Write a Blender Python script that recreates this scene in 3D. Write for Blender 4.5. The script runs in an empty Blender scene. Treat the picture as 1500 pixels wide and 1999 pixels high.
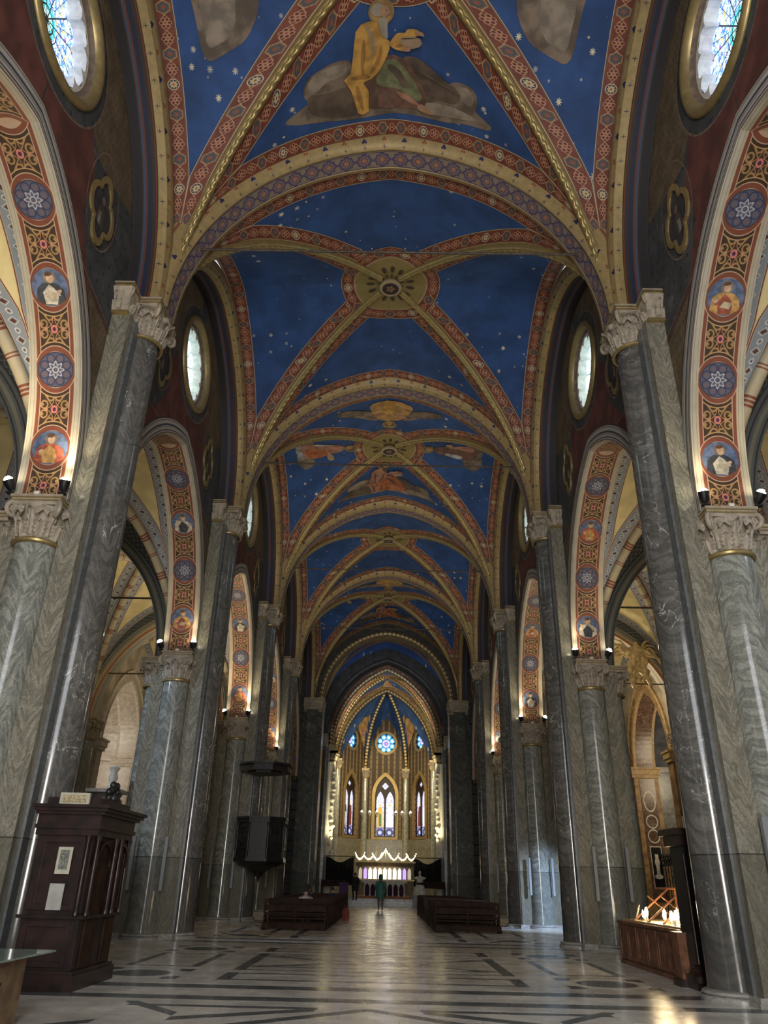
import bpy, math, random
import numpy as np
from mathutils import Vector, Matrix
from mathutils.geometry import delaunay_2d_cdt
random.seed(7)
PI = math.pi
SC = bpy.context.scene
COL = SC.collection

# ------------------------------------------------------------------ camera
F_PX, PITCH, ROLL, YAW = 1447.5, math.radians(26.56), math.radians(1.33), math.radians(-0.706)
def cam_ray(a, b):
    c, s = math.cos(ROLL), math.sin(ROLL)
    u = c*a + s*b; v = -s*a + c*b
    x, F, U = u/F_PX, 1.0, -v/F_PX
    yr = F*math.cos(PITCH) - U*math.sin(PITCH); z = F*math.sin(PITCH) + U*math.cos(PITCH)
    return Vector((x*math.cos(YAW)+yr*math.sin(YAW), -x*math.sin(YAW)+yr*math.cos(YAW), z))
fwd = cam_ray(0, 0).normalized()
rgt = (cam_ray(100, 0) - cam_ray(0, 0)).normalized()
upv = rgt.cross(fwd).normalized()
cd = bpy.data.cameras.new('camera'); cam = bpy.data.objects.new('camera', cd); COL.objects.link(cam)
m3 = Matrix((rgt, upv, -fwd)).transposed().to_4x4(); m3.translation = (0.2, 0.0, 1.6)
cam.matrix_world = m3
cd.sensor_fit = 'VERTICAL'; cd.sensor_height = 36.0; cd.sensor_width = 27.0; cd.lens = F_PX/1999*36
cd.clip_start = 0.05; cd.clip_end = 300
SC.camera = cam

# ------------------------------------------------------------------ world, exposure, big lights
w = bpy.data.worlds.new('world'); SC.world = w; w.use_nodes = True
w.node_tree.nodes['Background'].inputs[0].default_value = (0.92, 0.93, 1.0, 1)
w.node_tree.nodes['Background'].inputs[1].default_value = 0.8
SC.view_settings.view_transform = 'Standard'; SC.view_settings.look = 'None'
SC.view_settings.exposure = 0.0; SC.view_settings.gamma = 1.0; SC.view_settings.use_curve_mapping = False
def lamp(kind, name, loc, power, color, aim=None, size=None, spot=None, blend=.6):
    d = bpy.data.lights.new(name, kind); d.energy = power; d.color = color
    if kind == 'AREA': d.shape = 'RECTANGLE'; d.size, d.size_y = size
    elif kind == 'SPOT': d.spot_size = math.radians(spot); d.spot_blend = blend; d.shadow_soft_size = size or .08
    else: d.shadow_soft_size = size or .1
    o = bpy.data.objects.new(name, d); COL.objects.link(o); o.location = loc
    if aim is not None:
        o.rotation_euler = (Vector(aim)-Vector(loc)).to_track_quat('-Z', 'Y').to_euler()
    return o
# daylight from the entrance doors and the facade windows behind the viewer
lamp('AREA', 'facade_window_daylight', (0, -6, 9), 980, (.90, .94, 1.0), (0, 30, 7), (7, 6))
lamp('AREA', 'entrance_door_daylight', (0, -6, 3.6), 1650, (1.0, .97, .91), (0, 12, 0), (2.2, 5))
WARM = (1.0, .83, .56)

# bay lines along the nave (pier axes)
D = [3.34, 14.44, 25.6, 36.7, 46.9, 57.9]
ZA, ZN = 8.4, 14.2          # top of arcade / nave capitals
XP = 6.9                    # pier axis

# ------------------------------------------------------------------ node helpers
class E:
    def __init__(s, t, k): s.t, s.k = t, k
    def __add__(s, o): return s.t.m('ADD', s, o)
    def __radd__(s, o): return s.t.m('ADD', o, s)
    def __sub__(s, o): return s.t.m('SUBTRACT', s, o)
    def __rsub__(s, o): return s.t.m('SUBTRACT', o, s)
    def __mul__(s, o): return s.t.m('MULTIPLY', s, o)
    def __rmul__(s, o): return s.t.m('MULTIPLY', o, s)
    def __truediv__(s, o): return s.t.m('DIVIDE', s, o)
    def __lt__(s, o): return s.t.m('LESS_THAN', s, o)
    def __gt__(s, o): return s.t.m('GREATER_THAN', s, o)
    def abs(s): return s.t.m('ABSOLUTE', s)
    def floor(s): return s.t.m('FLOOR', s)
    def fmod(s, p): return s.t.m('FLOORED_MODULO', s, p)
    def sin(s): return s.t.m('SINE', s)
    def cos(s): return s.t.m('COSINE', s)
    def inv(s): return s.t.m('SUBTRACT', 1.0, s)
    def near(s, c, w): return (s-c).abs() < w
class Tree:
    def __init__(s, name):
        s.mat = bpy.data.materials.new(name); s.mat.use_nodes = True
        s.nt = s.mat.node_tree; s.N = s.nt.nodes; s.b = s.N['Principled BSDF']; s._c = {}
    def put(s, sock, v):
        if isinstance(v, E): s.nt.links.new(v.k, sock)
        elif isinstance(v, tuple) and len(v) == 3 and sock.type == 'RGBA': sock.default_value = (*v, 1)
        else: sock.default_value = v
    def m(s, op, *a):
        n = s.N.new('ShaderNodeMath'); n.operation = op
        for i, v in enumerate(a): s.put(n.inputs[i], v)
        return E(s, n.outputs[0])
    def mn(s, a, b): return s.m('MINIMUM', a, b)
    def mx(s, a, b): return s.m('MAXIMUM', a, b)
    def ln(s, a, b): return s.m('SQRT', a*a + b*b)
    def mix(s, f, a, b):
        n = s.N.new('ShaderNodeMix'); n.data_type = 'RGBA'
        s.put(n.inputs[0], f); s.put(n.inputs[6], a); s.put(n.inputs[7], b)
        return E(s, n.outputs[2])
    def coords(s, kind):
        if kind not in s._c:
            n = s.N.new('ShaderNodeTexCoord'); q = s.N.new('ShaderNodeSeparateXYZ')
            s.nt.links.new(n.outputs[kind], q.inputs[0])
            s._c[kind] = [E(s, q.outputs[i]) for i in range(3)] + [E(s, n.outputs[kind])]
        return s._c[kind]
    def uv(s): return s.coords('UV')[:2]
    def ob(s): return s.coords('Object')[:3]
    def vec(s, x, y, z):
        n = s.N.new('ShaderNodeCombineXYZ')
        for i, v in enumerate((x, y, z)): s.put(n.inputs[i], v)
        return E(s, n.outputs[0])
    def noise(s, scale, detail=2.0, vec=None, rough=.5, dist=0.0):
        n = s.N.new('ShaderNodeTexNoise'); n.inputs['Scale'].default_value = scale
        n.inputs['Detail'].default_value = detail; n.inputs['Roughness'].default_value = rough
        n.inputs['Distortion'].default_value = dist
        s.put(n.inputs['Vector'], vec if vec is not None else s.coords('Object')[3])
        return E(s, n.outputs[0])
    def vor(s, scale, vec=None, feat='F1', rand=1.0):
        n = s.N.new('ShaderNodeTexVoronoi'); n.feature = feat; n.inputs['Scale'].default_value = scale
        n.inputs['Randomness'].default_value = rand
        s.put(n.inputs['Vector'], vec if vec is not None else s.coords('Object')[3])
        return E(s, n.outputs[0])
    def ss(s, x, a, b, c=0.0, d=1.0):
        n = s.N.new('ShaderNodeMapRange'); n.interpolation_type = 'SMOOTHSTEP'
        s.put(n.inputs[0], x)
        for i, v in enumerate((a, b, c, d)): n.inputs[i+1].default_value = v
        return E(s, n.outputs[0])
    def done(s, col, rough=.6, metal=0.0, spec=.5, emit=None, estr=0.0, bump=None, bstr=.3, bdist=.02):
        s.put(s.b.inputs['Base Color'], col); s.put(s.b.inputs['Roughness'], rough)
        s.put(s.b.inputs['Metallic'], metal); s.b.inputs['Specular IOR Level'].default_value = spec
        if emit is not None:
            s.put(s.b.inputs['Emission Color'], emit); s.put(s.b.inputs['Emission Strength'], estr)
        if bump is not None:
            n = s.N.new('ShaderNodeBump'); n.inputs['Strength'].default_value = bstr; n.inputs['Distance'].default_value = bdist
            s.put(n.inputs['Height'], bump); s.nt.links.new(n.outputs[0], s.b.inputs['Normal'])
        return s.mat
def plain(name, col, rough=.6, metal=0.0, var=.25, scale=6.0, emit=None, estr=0.0, bump=0, spec=.5):
    t = Tree(name); n = t.noise(scale, 4.0)
    c = t.mix(t.ss(n, .35, .65), tuple(v*(1-var) for v in col), tuple(min(1, v*(1+var)) for v in col))
    return t.done(c, rough, metal, spec, emit=emit, estr=estr, bump=n if bump else None, bstr=bump or .3)

# ------------------------------------------------------------------ materials
def marble(name, dark, light, vein, zig=1.0, vsc=1.0, veinw=.012, rough=.13, band=.5, low=True):
    t = Tree(name); x, y, z = t.ob()
    d = t.noise(.9*vsc, 3.0) - .5
    # wavy cipollino bands folded into chevrons
    ang = (x*1.3+y*1.7)*1.25*vsc + d*.8
    fold = (ang.fmod(2.0) - 1.0).abs()
    q = (z*1.9*vsc + fold*1.0*zig + d*2.6)
    bands = t.noise(2.3, 5.0, t.vec(q*1.0, d*2.0, fold*.6), .62, .6)
    c = t.mix(t.ss(bands, .36, .66), dark, light)
    n2 = t.noise(1.35*vsc, 4.0, t.vec(x+z*.35, y-z*.2, z*.55), .55, 1.1)
    v = ((n2-.5).abs() < veinw)
    gate = t.noise(.9, 2.0) > .53
    c = t.mix(v*gate*.85, c, vein)
    sp = t.noise(26.0, 3.0)
    c = t.mix(t.ss(sp, .35, .75, 0.0, .35), c, tuple(v*.55 for v in dark))
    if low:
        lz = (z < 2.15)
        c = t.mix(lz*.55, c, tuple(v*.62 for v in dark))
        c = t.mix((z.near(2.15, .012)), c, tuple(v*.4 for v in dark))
    return t.done(c, rough, spec=.5)
M = {}
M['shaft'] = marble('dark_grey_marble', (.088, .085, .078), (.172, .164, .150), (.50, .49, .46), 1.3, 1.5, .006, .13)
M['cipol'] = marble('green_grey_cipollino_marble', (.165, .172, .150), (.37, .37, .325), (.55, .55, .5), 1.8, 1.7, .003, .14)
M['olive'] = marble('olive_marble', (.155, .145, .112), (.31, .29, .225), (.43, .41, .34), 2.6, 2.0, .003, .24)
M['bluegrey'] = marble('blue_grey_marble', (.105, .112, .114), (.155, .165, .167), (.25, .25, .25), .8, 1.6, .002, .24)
M['plinth'] = marble('pale_plinth_marble', (.26, .25, .23), (.42, .41, .38), (.5, .5, .5), .3, 1.0, .003, .25, low=False)
M['whitemarble'] = marble('veined_white_marble', (.40, .34, .27), (.58, .50, .41), (.28, .25, .22), .4, 1.4, .006, .3, low=False)
M['greymarble'] = marble('grey_wall_marble', (.14, .14, .135), (.25, .25, .24), (.45, .45, .45), .5, 1.0, .006, .25, low=False)
M['brownmarble'] = marble('brown_inlay_marble', (.085, .045, .03), (.20, .12, .08), (.5, .42, .32), 1.0, 2.2, .008, .25, low=False)
M['stone'] = plain('carved_capital_stone', (.36, .305, .235), .55, 0, .14, 7.0, bump=.12)
def mk_gold(name, col, rough, dots=False, metal=.55):
    t = Tree(name); u, v = t.uv(); n = t.noise(7.0, 3.0)
    c = t.mix(n, tuple(k*.55 for k in col), tuple(min(1, k*1.15) for k in col))
    if dots:
        q = (v-.50)*.62
        def dot(period, ph, cx, cy, r, col):
            nonlocal c
            a = (u+ph).fmod(period)-period/2; c = t.mix(t.ln(a-cx, q-cy) < r, c, col)
        for cx, cy in ((-.035, 0), (.035, 0), (0, .05)):
            dot(1.1, 0, cx, cy, .036, (.02, .02, .085)); dot(1.1, .55, cx, cy+.03, .030, (.26, .07, .03))
        a = (u+.27).fmod(.55)-.275; c = t.mix(t.mn(a.abs()+((q+.16).abs() > .06)*9.0, (q+.16).abs()+(a.abs() > .05)*9.0) < .008, c, (.03, .03, .06))
        c = t.mix(v.near(.93, .03), c, (.22, .08, .04)); c = t.mix(v.near(.05, .03), c, (.16, .10, .05))
    return t.done(c, rough, metal)
M['gold'] = mk_gold('gilded_moulding', (.42, .31, .13), .38)
M['golddot'] = mk_gold('gilded_moulding_painted_dots', (.40, .29, .125), .5, True, .25)
M['rope'] = mk_gold('gilded_rope', (.42, .31, .12), .36, metal=.6)

def stars(name='blue_starry_plaster'):
    t = Tree(name); x, y, z = t.ob()
    n = t.noise(1.1, 5.0, rough=.6)
    c = t.mix(t.ss(n, .3, .7), (.014, .045, .14), (.025, .076, .235))
    P = t.vec(x, y, z*.3)
    for sc, r1, k in ((1.75, .080, 1.0), (2.6, .036, .9)):
        vo = t.N.new('ShaderNodeTexVoronoi'); vo.inputs['Scale'].default_value = sc; vo.inputs['Randomness'].default_value = .55
        t.put(vo.inputs['Vector'], P)
        dist = E(t, vo.outputs['Distance']); pos = t.N.new('ShaderNodeSeparateXYZ'); t.nt.links.new(vo.outputs['Position'], pos.inputs[0])
        dx = (x-E(t, pos.outputs[0])); dy = (y-E(t, pos.outputs[1]))
        ang = t.m('ARCTAN2', dy, dx); ray = (ang*8.0).cos()*.28 + .72
        st = dist/sc < ray*r1
        cr = t.N.new('ShaderNodeSeparateColor'); t.nt.links.new(vo.outputs['Color'], cr.inputs[0])
        br = E(t, cr.outputs[0])
        c = t.mix(st*t.ss(br, .0, .6, .4, .95)*k, c, (.70, .62, .42))
    # peeling white patches
    pe = t.noise(2.2, 8.0, rough=.75); gate = t.noise(.23, 1.0)
    c = t.mix((pe > .70)*(gate > .56)*.6, c, (.40, .45, .52))
    return t.done(c, .75)
M['blue'] = stars()

def redband(name, alt=0):
    t = Tree(name); u, v = t.uv()
    L = .44; i = (u/L).floor(); a = (u/L-i-.5)*L; b = (v-.5)*.50
    n = t.noise(3.0, 3.0)
    red = t.mix(t.ss(n, .3, .7), (.125, .026, .014), (.19, .045, .024))
    r = t.ln(a, b); th = t.m('ARCTAN2', b, a)
    # flower of six rings
    f6 = (th.fmod(PI/3) - PI/6); px = f6.cos()*r - .105; py = f6.sin()*r
    d6 = t.ln(px, py)
    ring = d6.near(.048, .012); core = r.near(.035, .012)
    fl = t.mx(ring, core)
    c1 = t.mix(fl, t.mix(d6 < .036, red, (.085, .016, .012)), (.42, .20, .115))
    # lozenge/hexagon with greenish field
    hx = t.mx(b.abs(), t.mx((a*.866+b*.5).abs(), (a*.866-b*.5).abs()))
    c2 = t.mix(hx < .165, red, (.105, .085, .055))
    c2 = t.mix(hx.near(.165, .012), c2, (.36, .21, .11))
    c2 = t.mix(r.near(.10, .012), c2, (.060, .045, .11))
    f5 = (th*5.0).cos()*.018+.045
    c2 = t.mix(r < f5, c2, (.30, .06, .035))
    # medallion with white rosette
    f8 = (th*8.0).cos()*.02
    c3 = t.mix(r < .155, red, (.035, .028, .06)); c3 = t.mix(r.near(.15, .012), c3, (.58, .46, .30))
    c3 = t.mix((r-f8) < .10, c3, (.50, .40, .22)); c3 = t.mix(r < .03, c3, (.3, .07, .03))
    k = i.fmod(7.0)
    c = t.mix(k.fmod(2.0) < .5, c2, c1)
    c = t.mix(k.near(3.0, .3), c, c3)
    # crossing tracery between the units
    lat = t.mn((a+.22).abs(), (a-.22).abs())
    c = t.mix(((b.abs()-lat).abs() < .014)*(lat < .12), c, (.40, .23, .13))
    e = (v-.5).abs()
    c = t.mix(e > .41, c, (.30, .19, .10)); c = t.mix(e.near(.435, .018), c, (.08, .03, .025)); c = t.mix(e > .47, c, (.50, .38, .2))
    return t.done(c, .65)
M['red'] = redband('red_painted_border')

def purple():
    t = Tree('violet_star_border'); u, v = t.uv()
    L = .52; i = (u/L).floor(); a = (u/L-i-.5)*L; b = (v-.5)*.56
    c = t.mix(t.noise(3.0, 3.0), (.19, .15, .105), (.28, .22, .16))
    r = t.ln(a, b); sq = t.mx(a.abs(), b.abs()); dm = (a.abs()+b.abs())*.72
    st = t.mn(sq, dm)
    c = t.mix(st.near(.165, .013), c, (.055, .035, .12)); c = t.mix(t.mn(sq, dm).near(.125, .010), c, (.07, .045, .14))
    c = t.mix(r < .085, c, (.36, .17, .09)); c = t.mix(r.near(.09, .012), c, (.055, .03, .12))
    lat = .26-a.abs(); c = t.mix(((b.abs()-lat).abs() < .012), c, (.06, .04, .13))
    e = (v-.5).abs(); c = t.mix(e.near(.44, .02), c, (.05, .035, .12)); c = t.mix(e > .475, c, (.38, .30, .16))
    return t.done(c, .65)
M['purple'] = purple()

def soffit():
    t = Tree('painted_scroll_soffit'); u, v = t.uv()      # u metres from first roundel, v 0..1
    L = 1.67; i = (u/L).floor(); a = u-i*L-L/2; b = (v-.5)*.94
    n = t.noise(5.0, 3.0)
    brown = t.mix(n, (.028, .014, .006), (.045, .022, .010)); gold = t.mix(n, (.25, .135, .05), (.37, .23, .095))
    A = a.abs(); B = b.abs(); r = t.ln(a, b)
    c = brown
    # diagonal stems, heart scrolls
    dg = (A*.80-B).abs(); c = t.mix((dg < .014)*(r < .42), c, gold)
    r1 = t.ln(A-.27, B-.10); c = t.mix(r1.near(.085, .019), c, gold); c = t.mix(t.ln(A-.31, B-.10) < .035, c, gold)
    r2 = t.ln(A-.10, B-.25); c = t.mix(r2.near(.080, .018), c, gold); c = t.mix(t.ln(A-.10, B-.29) < .032, c, gold)
    r3 = t.ln(A-.36, B); c = t.mix((r3 < .055)*(B > .012), c, gold)
    r4 = t.ln(A, B-.20); c = t.mix((r4 < .038), c, (.42, .22, .12))
    r5 = t.ln(A-.42, B-.32); c = t.mix(r5 < .035, c, gold)
    r6 = t.ln(A-.22, B-.22); c = t.mix(r6.near(.20, .008), c, (.36, .18, .09))
    c = t.mix(r < .085, c, (.50, .17, .13)); c = t.mix(r < .042, c, (.06, .01, .05))
    # arcs towards the roundels
    rr = t.ln(A-L/2, b)
    c = t.mix(rr < .57, c, brown); c = t.mix(rr.near(.575, .011), c, (.42, .26, .12))
    red = t.mix(n, (.13, .036, .019), (.20, .060, .030))
    c = t.mix(B > .36, c, red); c = t.mix(B.near(.36, .011), c, (.42, .29, .20)); c = t.mix(B > .455, c, (.42, .29, .20))
    c = t.mix(rr < .505, c, (.42, .29, .20)); c = t.mix(rr < .485, c, red); c = t.mix(rr < .385, c, (.42, .29, .20))
    return t.done(c, .6)
M['soffit'] = soffit()
def stripes(name, stops, base, rough=.6, axis='v', noise=3.0):
    t = Tree(name); u, v = t.uv(); q = v if axis == 'v' else u
    n = t.noise(noise, 4.0); c = t.mix(n, tuple(k*.75 for k in base), tuple(k*1.2 for k in base))
    for lo, hi, col in stops: c = t.mix((q > lo)*(q < hi), c, col)
    return t.done(c, rough)
M['archmould'] = stripes('striped_arch_moulding', [(.08, .13, (.07, .06, .06)), (.36, .50, (.045, .055, .075)), (.56, .60, (.10, .04, .03)), (.76, .84, (.05, .045, .06)), (.93, 1.1, (.10, .045, .035))], (.42, .39, .33))
M['reveal'] = stripes('dark_striped_reveal', [(.03, .1, (.16, .04, .03)), (.24, .42, (.018, .024, .05)), (.42, .50, (.13, .04, .026)), (.50, .58, (.05, .075, .13)), (.64, .95, (.022, .018, .022))], (.045, .030, .022))
M['creamline'] = stripes('cream_plaster_moulding', [(.4, .5, (.18, .15, .11))], (.40, .36, .28))
M['cream'] = plain('yellow_cream_plaster', (.62, .52, .27), .75, 0, .12, 1.5)
M['tan'] = None
def tan():
    t = Tree('tan_stencilled_plaster'); x, y, z = t.ob()
    n = t.noise(2.0, 6.0, rough=.7); c = t.mix(t.ss(n, .3, .7), (.085, .058, .030), (.17, .12, .065))
    zz = z.fmod(.26); row = (z/.26).floor(); yy = (y+row*.08).fmod(.16)
    c = t.mix(((yy-.08).abs() < .018)*((zz-.13).abs() < .05)*.6, c, (.04, .028, .02))
    return t.done(c, .8)
M['tan'] = tan()
M['wallred'] = plain('faded_red_plaster', (.115, .036, .026), .8, 0, .3, 1.8)
def greywall():
    t = Tree('dark_grey_stencilled_plaster'); x, y, z = t.ob()
    n = t.noise(1.6, 6.0, rough=.7); c = t.mix(t.ss(n, .3, .75), (.036, .038, .042), (.085, .085, .08))
    zz = z.fmod(.4); row = (z/.4).floor(); yy = (y+row*.2).fmod(.4)
    d = ((yy-.2).abs()+(zz-.2).abs()); c = t.mix(d < .06, c, (.018, .018, .022))
    pe = t.noise(1.2, 7.0, rough=.8); c = t.mix(t.ss(pe, .60, .70)*.5, c, (.26, .26, .25))
    return t.done(c, .8)
M['wallgrey'] = greywall()
M['edgeline'] = plain('ochre_line_paint', (.17, .12, .085), .7)
M['redline'] = plain('red_line_paint', (.13, .035, .022), .7)
def aisleband(name, base, dot, red=(.16, .04, .02)):
    t = Tree(name); u, v = t.uv(); n = t.noise(3.0, 4.0)
    c = t.mix(n, tuple(k*.8 for k in base), tuple(min(1, k*1.15) for k in base))
    a = u.fmod(.46)-.23; b = (v-.5)*.5; dm = a.abs()+b.abs()*.8
    c = t.mix(dm < .065, c, dot); c = t.mix(dm.near(.10, .009), c, (.55, .52, .5))
    a2 = (u+.23).fmod(.46)-.23; r2 = t.ln(a2, b); c = t.mix(r2.near(.06, .010), c, (.62, .58, .52)); c = t.mix(r2 < .022, c, dot)
    e = (v-.5).abs(); c = t.mix(e > .40, c, (.55, .45, .33)); c = t.mix(e.near(.45, .03), c, red)
    return t.done(c, .7)
M['aband'] = aisleband('grey_diamond_border', (.23, .26, .30), (.09, .03, .02))
def aisle_rib():
    t = Tree('cream_rib_red_rings'); u, v = t.uv(); n = t.noise(3.0, 3.0)
    c = t.mix(n, (.34, .29, .20), (.46, .40, .28)); k = u.fmod(1.5)
    for p in (.10, .20, .30): c = t.mix(k.near(p, .032), c, (.20, .055, .03))
    for p in (.85, .93): c = t.mix(k.near(p, .018), c, (.20, .06, .035))
    return t.done(c, .6)
M['arib'] = aisle_rib()
def lattice():
    t = Tree('dark_lattice_soffit'); u, v = t.uv()
    a = (u+v*.7).fmod(.24)-.12; b = (u-v*.7).fmod(.24)-.12
    c = t.mix(t.mn(a.abs(), b.abs()) < .014, (.055, .065, .072), (.20, .22, .23))
    return t.done(c, .6)
M['lattice'] = lattice()
M['arow'] = stripes('aisle_arch_moulding', [(.0, .26, (.36, .13, .045)), (.30, .34, (.08, .05, .04)), (.50, .58, (.04, .04, .04)), (.66, .95, (.14, .14, .13))], (.50, .44, .30))
def floor_mat():
    t = Tree('polished_marble_floor'); x, y, z = t.ob()
    X = x.abs(); P = 11.2; q = (y-8.3).fmod(P)-5.6        # q=0 on a pier line
    yb = (y-13.9).fmod(P)                                 # 0.. from pier line up the bay
    n = t.noise(1.3, 5.0, rough=.6); n2 = t.noise(9.0, 4.0)
    slab = ((y/1.15).floor()*1.7+(x/1.9+(y/1.15).floor()*.5).floor()*2.3).sin()*.5+.5
    light = t.mix(t.ss(n, .3, .7), (.56, .53, .47), (.78, .74, .66)); light = t.mix(slab*.35, light, (.38, .36, .33))
    dark = t.mix(t.ss(n2, .3, .7), (.075, .082, .088), (.125, .135, .138))
    c = light; k = None
    def add(mask):
        nonlocal k; k = mask if k is None else t.mx(k, mask)
    inn = X < 6.1
    add(q.near(.66, .23)*inn); add(q.near(-.66, .21)*inn)
    # panel frame of the bay
    c0, c1 = 1.6, 8.75
    vin = (yb > c0)*(yb < c1)
    add(X.near(2.68, .12)*vin*((yb.near(3.05, .25)).inv())*((yb.near(7.3, .25)).inv()))
    for yy, wd in ((1.7, .08), (2.7, .07), (3.35, .06), (4.0, .05), (6.6, .06), (7.0, .05), (7.7, .06), (8.65, .08)):
        add(yb.near(yy, wd)*(X < 2.8))
    for s in (1, -1):
        add((X*.46*s + (yb-5.2)).near(0.0 if s > 0 else 0.0, .07)*(X < 2.6))
    add((X*.95 - (yb-5.2).abs()*1.0 - .9).near(0.0, .07)*(X < 2.6)*((yb-5.2).abs() < 1.3))
    # side panels
    sx = (X > 3.45)*(X < 5.2)
    add(t.mx(X.near(3.65, .09), X.near(5.0, .09))*(yb > 3.7)*(yb < 6.7))
    add(t.mx(yb.near(3.75, .07), yb.near(6.6, .07))*(X > 3.6)*(X < 5.05))
    for cy in (2.36, 8.0):
        r = t.ln(X-4.35, yb-cy); add(r < .55)
        sqm = (t.mx((X-4.35).abs(), (yb-cy).abs()) < .85)*(r > .78)*((X-4.35).abs() > .55)*((yb-cy).abs() > .40)
        add(sqm)
        ringlight = (r > .57)*(r < .80)
    for cy in (2.36, 8.0): c = t.mix(((t.ln(X-4.35, yb-cy)-.68).abs() < .10), c, (.74, .71, .64))
    c = t.mix(k, c, dark)
    # first bay: zig-zag and diamond instead of the framed panel
    zz = (y < 12.75); tri = ((X-0.0).fmod(2.45)-1.225).abs()
    zag = t.mx(t.mx((12.42-X*.87-y).abs() < .15, (12.72-(3.45-X)*1.15+.0-y).abs()*(1+((X < 2.55)+(X > 3.5))*99.0) < .15), (11.32+(X-2.55)*-.55-y).abs()*(1+((X > 2.55)+(X < .75))*99.0) < .15)
    zag = t.mx(zag, (11.0-(X-3.4)*.9-y).abs()*(1+(X < 3.4)*99.0) < .15)
    zag2 = (y.near(12.42, .10))*((X > .72)*(X < 3.4))
    dk = t.mx(zag, zag2); dk = t.mx(dk, t.mx(y.near(9.6, .2), y.near(8.2, .2)))
    c = t.mix(zz, c, t.mix(dk, light, dark))
    # aisle floor
    ais = X > 7.6; ch = ((x/1.2).floor()+(y/1.2).floor()).fmod(2.0)
    c = t.mix(ais, c, t.mix(ch, (.10, .10, .10), (.38, .36, .33)))
    jl = t.mx(((y.fmod(1.15)) < .012), (((x+(y/1.15).floor()*.8).fmod(1.9)) < .012)); c = t.mix(jl*.4, c, (.10, .09, .08))
    rg = t.ss(t.noise(2.0, 4.0), .3, .7, .17, .30)
    return t.done(c, rg, spec=.55, bump=t.noise(5.0, 2.0), bstr=.04, bdist=.01)
M['floor'] = floor_mat()
M['wood'] = plain('dark_walnut', (.017, .0065, .005), .36, 0, .5, 4.0)
M['pew'] = plain('brown_pew_wood', (.028, .012, .006), .6, 0, .4, 4.0, spec=.15)
M['oak'] = plain('reddish_oak', (.15, .060, .028), .4, 0, .35, 5.0)
M['oaklight'] = plain('light_varnished_oak', (.17, .105, .055), .4, 0, .3, 5.0)
M['black'] = plain('near_black_iron', (.010, .010, .011), .45, .3, .2)
M['blackcloth'] = plain('black_drape', (.006, .006, .007), .9, 0, .3)
M['darkwood'] = plain('blackened_carved_wood', (.017, .016, .016), .35, 0, .5, 8.0)
M['paper'] = plain('yellowed_paper', (.48, .45, .36), .8, 0, .1)
M['speaker'] = plain('grey_speaker_grille', (.24, .25, .26), .5, .2, .08, 40.0)
M['white'] = plain('white_stone', (.72, .68, .60), .6, 0, .12)
M['glassgreen'] = plain('green_glass_edge', (.22, .29, .26), .08, 0, .2)
M['iron'] = plain('tie_rod_iron', (.085, .065, .05), .6, .3, .3)
M['skin'] = plain('skin', (.42, .24, .17), .6, 0, .1)
M['hair'] = plain('dark_hair', (.02, .014, .01), .6)
M['orange'] = plain('orange_arch_plaster', (.42, .17, .06), .7)
def emat(name, col, s):
    t = Tree(name); return t.done(tuple(c*.3 for c in col), .5, emit=col, estr=s)
M['lens'] = emat('lit_lamp_lens', (1.0, .90, .66), 60.0)
M['flame'] = emat('lit_bulb', (1.0, .80, .42), 14.0)
M['flamehot'] = emat('bright_torch_bulb', (1.0, .9, .62), 30.0)

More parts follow.
